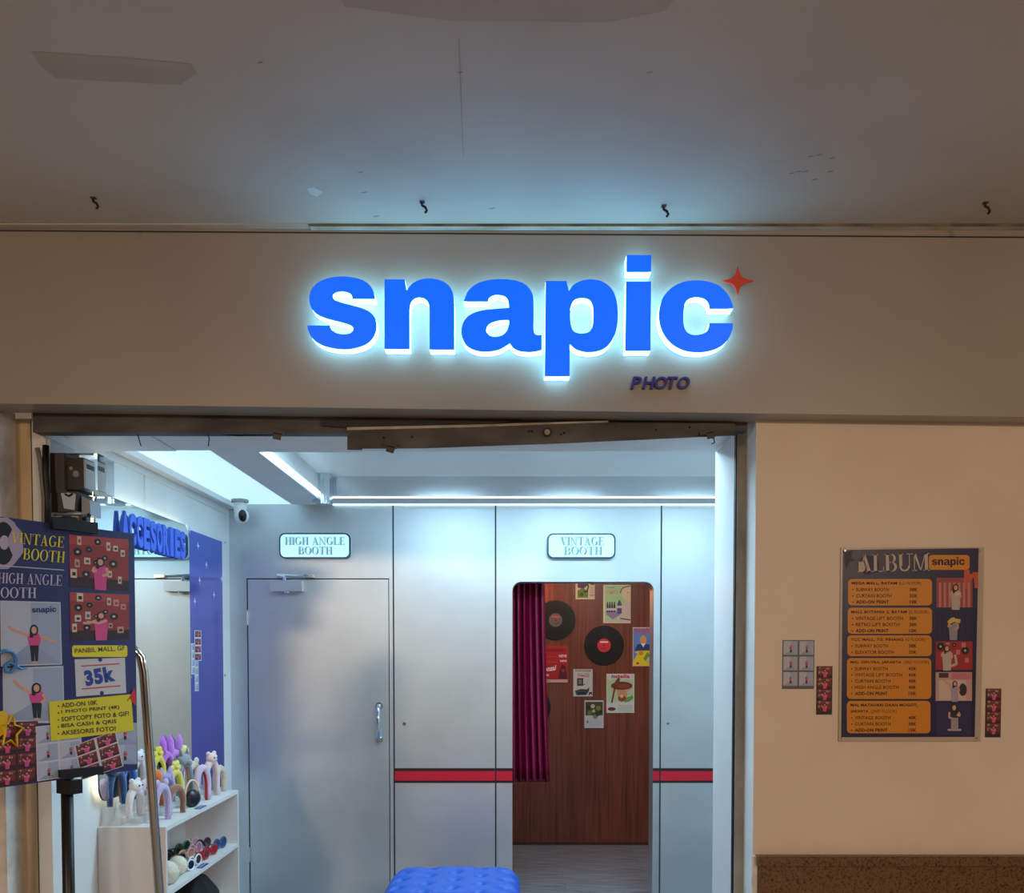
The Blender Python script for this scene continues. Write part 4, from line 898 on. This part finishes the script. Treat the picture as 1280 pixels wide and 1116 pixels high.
# headbands
def arch(w, h, r0, squash=1.0, n=18):
    pts = [(-w/2, 0, 0), (-w/2*1.02, 0, h*.25)]
    for k in range(n+1):
        a = PI-PI*k/n; pts.append((w/2*1.04*math.cos(a), 0, h*.45+h*.55*math.sin(a)-r0*.3))
    return pts+[(w/2*1.02, 0, h*.25), (w/2, 0, 0)]
def headband(X, Y, z, h, rz, col, ears, ecol, label, lining=None, w=.125, r0=.017, kind='plush'):
    o = empty('headband', (X, Y, z), rz)
    mat = M(col, .85, sheen=.6, bump=.5, bscale=160); em = M(ecol, .85, sheen=.6, bump=.5, bscale=160)
    pts = arch(w, h, r0); n = len(pts)
    obj('band', tube(B(), pts, [r0*(.8+.35*math.sin(PI*k/(n-1))) for k in range(n)], 8), mat, o, True)
    if lining:
        pl = arch(w-r0*1.7, h-r0*.9, r0); obj('lining', tube(B(), pl, r0*.45, 6), M(lining, .7), o, True)
    top = h
    if ears == 'long':
        for s_ in (-1, 1):
            e = [(s_*.02, 0, top-.015), (s_*.026, 0, top+.02), (s_*.03, 0, top+.055), (s_*.03, 0, top+.085)]
            a = obj('ear', tube(B(), e, [.01, .017, .018, .006], 8), em, o, True)
    elif ears == 'round':
        for s_ in (-1, 1): obj('ear', ball(B(), (s_*.027, 0, top+.012), .017, 10, 8, (1, .6, 1)), em, o, True)
    elif ears == 'point':
        for s_ in (-1, 1): obj('ear', tube(B(), [(s_*.022, 0, top-.015), (s_*.026, 0, top+.012), (s_*.028, 0, top+.04)], [.018, .015, .002], 8), em, o, True)
    elif ears == 'ball': obj('pompom', ball(B(), (0, 0, top+.014), .03, 12, 8), em, o, True)
    elif ears == 'head':
        hd = obj('plush_head', ball(B(), (0, -.004, top+.012), .029, 12, 9, (1.1, .9, .95)), em, o, True)
        for s_ in (-1, 1): obj('ear', ball(B(), (s_*.022, 0, top+.036), .011, 8, 6), em, hd, True); obj('eye', ball(B(), (s_*.011, -.029, top+.016), .004, 6, 5), m_black, hd)
    elif ears == 'wolf':
        hd = obj('plush_head', ball(B(), (0, -.002, top-.0), .034, 12, 9, (1.1, .9, 1)), em, o, True); obj('snout', ball(B(), (0, -.034, top-.01), .014, 8, 6), mat, hd, True)
        for s_ in (-1, 1): obj('ear', tube(B(), [(s_*.02, 0, top+.022), (s_*.026, 0, top+.066)], [.015, .002], 8, flat=.5), em, hd, True)
    elif ears == 'dolphin':
        obj('snout', tube(B(), [(-.02, -.008, top-.01), (-.035, -.022, top+.006), (-.04, -.034, top)], [.02, .014, .006], 8), em, o, True)
        obj('fin', tube(B(), [(0, 0, top), (.012, 0, top+.02), (.03, 0, top+.034)], [.014, .009, .002], 8, flat=.5), em, o, True)
        obj('tail_fin', tube(B(), [(.04, -.022, .012), (.042, 0, .022), (.04, .02, .012)], [.004, .012, .004], 8, flat=.5), em, o, True)
    elif ears == 'flower':
        for k in range(6): obj('petal', ball(B(), (.022*math.cos(k*PI/3), -.006, top+.018+.022*math.sin(k*PI/3)), .014, 8, 6, (1, .5, 1)), em, o, True)
        obj('flower_centre', ball(B(), (0, -.012, top+.018), .01, 8, 6), mat, o, True)
    tag(o, label, 'headband', 'plush headbands on the shelf')
zr1, zr2 = zt3+.03, zt3+.075
BK, MD, FR = (-1.672, zr2+.0005), (-1.588, zr1+.001), (-1.50, zt3)
HB = [(BK, 3.98, .15, (40,84,140), 'dolphin', (44,92,150), 'slate blue dolphin headband nearest the mirror edge', None),
 (BK, 4.10, .155, (36,100,190), 'dolphin', (36,104,196), 'brighter blue dolphin headband beside the tall white rabbit one', None),
 (BK, 4.215, .165, (230,224,232), 'head', (236,230,238), 'tall white rabbit headband behind the pale pink one', None),
 (BK, 4.33, .17, (150,176,180), 'point', (150,178,184), 'grey green cat-ear headband behind the orange one', None),
 (BK, 4.445, .15, (236,214,50), 'flower', (240,224,70), 'bright yellow flower headband with dark lining', (40,44,30)),
 (BK, 4.56, .155, (196,110,220), 'long', (200,112,224), 'violet rabbit-ear headband beside the bright yellow flower one', None),
 (BK, 4.675, .15, (206,130,226), 'long', (208,130,228), 'violet rabbit-ear headband beside the pale yellow ball', None),
 (BK, 4.79, .13, (226,228,222), 'ball', (240,228,160), 'white headband with pale yellow ball', None),
 (MD, 3.965, .115, (234,232,234), 'head', (236,234,236), 'white bear headband on the shelf corner', None),
 (MD, 4.08, .13, (226,190,206), 'none', (226,190,206), 'pale pink headband with rose lining', (206,90,120)),
 (MD, 4.20, .125, (216,116,30), 'ball', (222,120,34), 'orange fluffy pompom headband', None),
 (MD, 4.32, .125, (172,156,208), 'point', (178,162,212), 'dusty purple cat-ear headband', None),
 (MD, 4.435, .13, (236,222,90), 'flower', (244,232,110), 'smaller yellow flower headband beside the grey wolf', None),
 (MD, 4.56, .165, (140,146,160), 'wolf', (150,156,170), 'grey wolf plush headband with pointed ears', (176,140,90)),
 (MD, 4.69, .135, (226,214,190), 'round', (230,218,196), 'cream bear headband behind the lilac one', None),
 (FR, 4.03, .15, (190,176,222), 'round', (196,182,226), 'lavender bear headband at the shelf front', None),
 (FR, 4.20, .12, (150,104,76), 'none', (150,104,76), 'brown fuzzy headband beside the black pouch', None),
 (FR, 4.56, .165, (214,188,214), 'none', (214,188,214), 'lilac pink thick headband with red lining', (170,40,56)),
 (FR, 4.70, .18, (234,204,208), 'head', (238,208,208), 'blush pink bear headband beside the beige one', None),
 (FR, 4.83, .13, (222,196,170), 'none', (222,196,170), 'beige headband at the far end of the shelf', None)]
rh = random.Random(5)
for (X, z), Y, h, col, ears, ecol, l, lin_ in HB: headband(X, Y, z, h, 1.25+rh.uniform(-.12, .12), col, ears, ecol, l, lin_, w=.082, r0=.0155)
# black pouch with cream handle
r = empty('pouch', (-1.49, 4.385, zt3), 1.0)
bm = B(); ball(bm, (0, 0, .04), .045, 12, 8, (1, .55, .95)); obj('bag', bm, M((24,24,30), .35), r, True)
obj('handle', tube(B(), [(-.04*math.cos(a), 0, .05+.075*math.sin(a)) for a in [PI*k/12 for k in range(13)]], .005, 6), M((226,206,180), .6), r, True)
tag(r, 'small black pouch with cream loop handle on the shelf top', 'pouch')
# sunglasses on the middle shelf
def sunglasses(X, Y, z, rz, col, lens, label, s=1.0, shape=1.0):
    o = empty('sunglasses', (X, Y, z), rz); fm_ = M(col, .3); lm = M(lens, .12, coat=.5)
    bm = B(); R1 = .026*s
    for q_ in (-1, 1): tube(bm, [(q_*.034*s+R1*1.1*math.cos(a), 0, R1*shape+R1*shape*math.sin(a)+.004) for a in [2*PI*k/18 for k in range(18)]], .0045*s, 6, closed=True)
    tube(bm, [(-.012*s, 0, R1*1.3), (0, -.002, R1*1.5), (.012*s, 0, R1*1.3)], .004*s, 6); obj('frame', bm, fm_, o, True)
    for q_ in (-1, 1):
        obj('lens', prism(B(), circ(q_*.034*s, R1*shape+.004, R1, 16, R1*shape*.95), -.001, .001), lm, o)
        obj('temple', tube(B(), [(q_*.062*s, .003, R1*1.4), (q_*.06*s, .03, R1*1.2), (q_*.055*s, .058*s, .008)], .0035*s, 5), fm_, o, True)
    tag(o, label, 'sunglasses', 'party sunglasses on the middle shelf')
zsh = .54
SG = [(-1.632, 4.40, (70,44,32), (50,30,22), 'round brown sunglasses behind the mirrored pair', .95), (-1.632, 4.522, (26,28,26), (18,20,20), 'black party glasses beside the green pair', .92), (-1.632, 4.655, (40,110,60), (30,60,36), 'green party glasses at the back of the shelf', 1.0), (-1.632, 4.775, (236,200,210), (210,160,180), 'pale pink sunglasses at the back', .9),
 (-1.565, 4.27, (40,40,44), (200,220,226), 'dark sunglasses with pale mirrored lenses', .9), (-1.565, 4.39, (60,50,66), (36,32,44), 'dark plum sunglasses behind the white pair', .9), (-1.565, 4.515, (224,180,160), (190,140,120), 'peach sunglasses in the middle row', .9), (-1.565, 4.64, (226,170,190), (180,110,140), 'pink sunglasses with rosy lenses', .95), (-1.565, 4.765, (40,36,44), (60,40,50), 'black sunglasses behind the blue pair', .9),
 (-1.478, 4.262, (232,232,236), (30,40,70), 'white framed sunglasses with navy lenses next to the plush balls', .9), (-1.478, 4.375, (236,236,238), (22,24,34), 'white framed sunglasses with black lenses', .9), (-1.478, 4.488, (196,24,44), (90,10,24), 'bright red sunglasses with dark lenses', .9), (-1.478, 4.6, (170,20,40), (150,20,36), 'dark red sunglasses beside the bright red pair', .9), (-1.48, 4.76, (40,80,130), (30,60,110), 'blue sunglasses at the shelf end', 1.0)]
for X, Y, col, le, l, s_ in SG: sunglasses(X, Y, zsh+.0005, 1.3+rh.uniform(-.08, .08), col, le, l, s_)
for px, py, R1, l in ((210, 1093, .05, 'cream plush ball at the shelf front'), (219.5, 1090, .043, 'cream plush ball touching the sunglasses')):
    o = empty('plush_ball', (0, 0, zsh)); v_ = PX(px, py-4, xs1-.055 if R1 > .045 else xs1-.07); o.location = (v_.x, max(v_.y, ys0+.075)+(0 if R1 > .045 else .03), zsh)
    obj('ball', ball(B(), (0, 0, R1), R1, 16, 12), M((232,224,204), .9, sheen=.5, bump=.4, bscale=120), o, True); obj('seam', tube(B(), [(R1*1.003*math.cos(a), 0, R1+R1*1.003*math.sin(a)) for a in [2*PI*k/24 for k in range(24)]], .0015, 4, closed=True), C_(200,190,170), o); tag(o, l, 'plush ball', 'cream plush balls')
# black bag on the bottom shelf
bm = B(); bmesh.ops.create_icosphere(bm, subdivisions=4, radius=1)
rnd = random.Random(3)
for v_ in bm.verts:
    x, y_, z = v_.co; lump = 1+.07*math.sin(5*x+3*y_)+.05*math.sin(9*y_+4*z)
    z2 = max(-.35, z); pk = .35*math.exp(-((y_+.25)/.3)**2) if z > 0 else 0
    v_.co = Vector((x*.115*lump, y_*.29*lump, (z2+.35)*.125*lump*(1+pk)))
r = empty('fabric_bag', (-1.56, 4.55, .258)); obj('bag_body', bm, M((14,14,16), .75, bump=.3, bscale=30), r, True)
obj('drawstring', tube(B(), [(.02, -.1, .19), (.06, -.06, .17), (.1, -.02, .11), (.118, .03, .06)], .004, 6), m_black, r, True)
tag(r, 'slumped black fabric bag on the bottom shelf', 'bag')

# ------------------------------------------------------------------ album price poster and photos on the right wall
a = P(1049, 926.5, YW-.012); b = P(1230.5, 684, YW-.012)
r = empty('price_poster', (a.x, YW, a.z)); W_, H_ = b.x-a.x, b.z-a.z
fa = lambda px, py: (P(px, py, YW-.012).x-a.x, P(px, py, YW-.012).z-a.z)
obj('acrylic_back', bx(0, W_, -.008, -.0005, 0, H_), M((196,178,162), .3), r, bevel=.001)
c = Canvas(fa, -.0085, .0003); navy = M((26,24,76), .35); org = M((222,140,4), .4); ink = C_(44,24,16)
c.poly([(1054,687),(1224,685),(1219,921),(1052,921.5)], navy, 0); c.build('paper', r)
def ac(): return Canvas(fa, -.0090, .0003)
c = ac(); c.poly([(1056,690),(1068,687),(1064,696),(1070,700),(1062,703),(1058,711),(1056,702)], C_(70,60,84), 0); c.circ(1086,706,13.5,C_(60,54,92),0,ry=12); c.build('star_print', r)
c = ac(); cr = C_(206,190,176)
xx = 1074
c.geo(serif_geo('ALBUM', .03), (1073, 715), (1163, 713), -22, cr, 1); c.geo(text_geo('B', .06), (1073.5,714), (1082,714), -12, cr, 2); c.build('lettering', r)
c = ac(); c.rr(1161.5, 1212.5, 693.5, 712, 4, org); c.geo(logo_geo(), (1165.5, 709), (1206.5, 708.5), -12.5, C_(36,26,50), 1); c.build('name_tag', r)
c = ac(); hp = [fa(*p) for p in ((1209,730),(1209,713),(1209,724),(1215,717),(1222,719),(1222,736))]
c.line([(1209,735),(1209,712)], 7, C_(206,92,60), 1); c.line([(1209,728),(1216,718),(1223,718)], 6, C_(206,92,60), 1); c.line([(1220,718),(1221,735)], 5, C_(206,92,60), 1); c.build('orange_letter_print', r)
blocks = [((1060.5,1165.5,723.5,756.5), 'MEGA MALL, BATAM', '(LG FLOOR)', 1152, [('SUBWAY BOOTH','38K'),('CURTAIN BOOTH','35K'),('ADD-ON PRINT','10K')]),
 ((1060,1165.5,759.5,792), 'MALL BOTANIA 2, BATAM', '(G FLOOR)', 1161, [('VINTAGE LIFT BOOTH','38K'),('RETRO LIFT BOOTH','38K'),('ADD-ON PRINT','10K')]),
 ((1059.5,1165,794,820), 'TCC MALL, TG. PINANG', '(G FLOOR)', 1157, [('SUBWAY BOOTH','38K'),('ELEVATOR BOOTH','35K')]),
 ((1059,1164.5,822.5,873.5), 'MAL CIPUTRA, JAKARTA', '(3RD FLOOR)', 1161.5, [('SUBWAY BOOTH','45K'),('VINTAGE LIFT BOOTH','45K'),('CURTAIN BOOTH','40K'),('HIGH ANGLE BOOTH','40K'),('ADD-ON PRINT','15K')]),
 ((1059,1163.5,876,916.5), 'MAL MATAHARI DAAN MOGOT,', None, 1147.5, [('VINTAGE BOOTH','40K'),('CURTAIN BOOTH','38K'),('ADD-ON PRINT','15K')])]
for (x0, x1_, y0, y1_), head, fl_, hx1, rows_ in blocks:
    c = ac(); c.rr(x0, x1_, y0, y1_, 5, org); y_ = y0+7.6; g_ = text_geo(head, .035)
    if fl_:
        f2 = text_geo(fl_, .0); tot = hx1-x0-4.5; wa = tot*g_[2]*1.0/(g_[2]+f2[2]*.8+1.2)
        c.geo(g_, (x0+4.5, y_), (x0+4.5+wa, y_), -4.2, ink, 1); c.geo(f2, (x0+4.5+wa+2.5, y_+.6), (hx1, y_+.6), -5, ink, 1)
    else:
        c.geo(g_, (x0+4.5, y_), (hx1, y_), -4.4, ink, 1); y_ += 7.8; c.geo(text_geo('JAKARTA', .035), (x0+4.5, y_), (x0+27, y_), -4.2, ink, 1); c.geo(text_geo('(2ND FLOOR)', 0), (x0+30, y_+.5), (x0+62, y_+.5), -5, ink, 1)
    for nm, pr in rows_:
        y_ += 7.75; bd = .04 if nm.startswith('ADD') else .014; g_ = text_geo(nm, bd)
        c.geo(g_, (x0+10, y_), (x0+10+min(59, len(nm)*3.42), y_), -4.3, ink, 1); c.geo(text_geo(pr, .03), (x0+77, y_), (x0+87, y_), -4.3, ink, 1); c.circ(x0+6, y_-2, .9, ink, 1, n=8)
    c.build('price_block', r)
def apho(q, bg, draw):
    c = Canvas(fa, -.0090, .0003); c.sx = 1.0; c.poly([(q[0],q[3]),(q[1],q[3]),(q[1],q[2]),(q[0],q[2])], bg, 0); draw(c); c.build('printed_photo', r)
lt = C_(196,180,176)
def a1(c):
    for k in range(7): c.rect(1174+k*6, 1177+k*6, 728, 759, C_(206,130,120), 1)
    person(c, 1195, 762, 32, 0, lt, full=False, layer=2); c.circ(1197, 742, 4, C_(220,190,180), 8, ry=2)
apho((1171,1216,722,759), C_(160,80,84), a1)
def a2(c):
    for k in range(6): c.rect(1174+k*7, 1176+k*7, 764, 798, C_(44,44,96), 1)
    person(c, 1192, 800, 30, 0, C_(150,150,170), full=False, layer=2); c.poly([(1184,777),(1189,772),(1201,774),(1200,779),(1193,777),(1187,780)], C_(216,186,90), 8)
apho((1171,1216,763,799), C_(34,34,76), a2)
def a3(c):
    for x, y_, r_ in ((1176,808,5),(1207,813,5),(1193,806,2.5)): c.circ(x, y_, r_, DK, 1); c.circ(x, y_, r_*.3, CR, 2, n=6)
    for x, y_ in ((1198,815),(1209,825),(1185,806),(1205,806)): c.rect(x-2.5, x+2.5, y_-3, y_+3, C_(206,120,120), 1)
    person(c, 1184, 838, 32, 0, lt, full=False, layer=3); c.line([(1184,834),(1196,830),(1194,818)], 3, lt, 5)
apho((1170,1216,801.5,837), C_(170,40,50), a3)
def a4(c):
    c.rect(1174, 1186, 841, 847, C_(70,44,50), 1); c.rect(1190, 1214, 841, 849, C_(206,120,140), 1); c.rect(1174, 1208, 850, 875, C_(216,190,180), 1); c.poly(circ(1204,862,5,12,8), C_(50,36,44), 2)
    person(c, 1194, 877, 26, 2, C_(170,160,186), full=False, layer=3)
apho((1170,1215.5,840,876), C_(206,160,160), a4)
def a5(c): person(c, 1193, 913, 33, 0, DK, -1, layer=2); c.rect(1185, 1202, 911, 913.5, C_(180,176,190), 1); c.poly([(1189,912),(1198,912),(1198,897),(1189,897)], C_(160,150,160), 5)
apho((1171,1215,879,919), C_(40,38,88), a5)
cov = obj('acrylic_cover', bx(.0, W_, -.0125, -.0105, 0, H_), M((40,40,40), .05, alpha=.03), r)
for u in (.012, W_-.012):
    for w in (.012, H_-.012): obj('stud', disc(B(), (u, -.0125, w), .004, .004, n=10), M((190,176,160), .3, .5), r)
tag(r, 'large navy price poster with orange lists in an acrylic frame', 'poster')
def wall_photo(x0, x1, y0, y1, nx, ny, kind, border, l, foot=0):
    a = P(x0, y1, YW); b = P(x1, y0, YW); o = empty('photo_print', (a.x, YW, a.z)); w, h = b.x-a.x, b.z-a.z
    obj('paper', bx(0, w, -.0015, 0, 0, h), border, o)
    for i in range(nx):
        for j in range(ny):
            a0, a1_ = w*(i+.06)/nx, w*(i+.95)/nx; b0, b1 = h*(foot+(1-foot)*(j+.04)/ny), h*(foot+(1-foot)*(j+.94)/ny)
            q4 = [(a0,b0),(a1_,b0),(a1_,b1),(a0,b1)]
            if kind: photo_high(o, lambda s_, t_: (s_, t_), q4, -.0018, (i+j) % 3, True, .55)
            else: photo_vintage(o, lambda s_, t_: (s_, t_), q4, -.0018, i*5+j, 0, True)
    tag(o, l, 'photo')
wall_photo(977.5, 1018, 800, 861, 2, 3, 1, C_(96,88,96), 'sheet of six pale photo booth pictures taped to the beige wall', .05)
wall_photo(1020, 1040.5, 832.5, 893, 1, 4, 0, C_(40,22,26), 'dark red photo strip between the pale photo sheet and the price poster', .06)
wall_photo(1231, 1251.5, 860.5, 921.5, 1, 4, 0, C_(40,22,26), 'dark red photo strip on the far side of the price poster', .06)
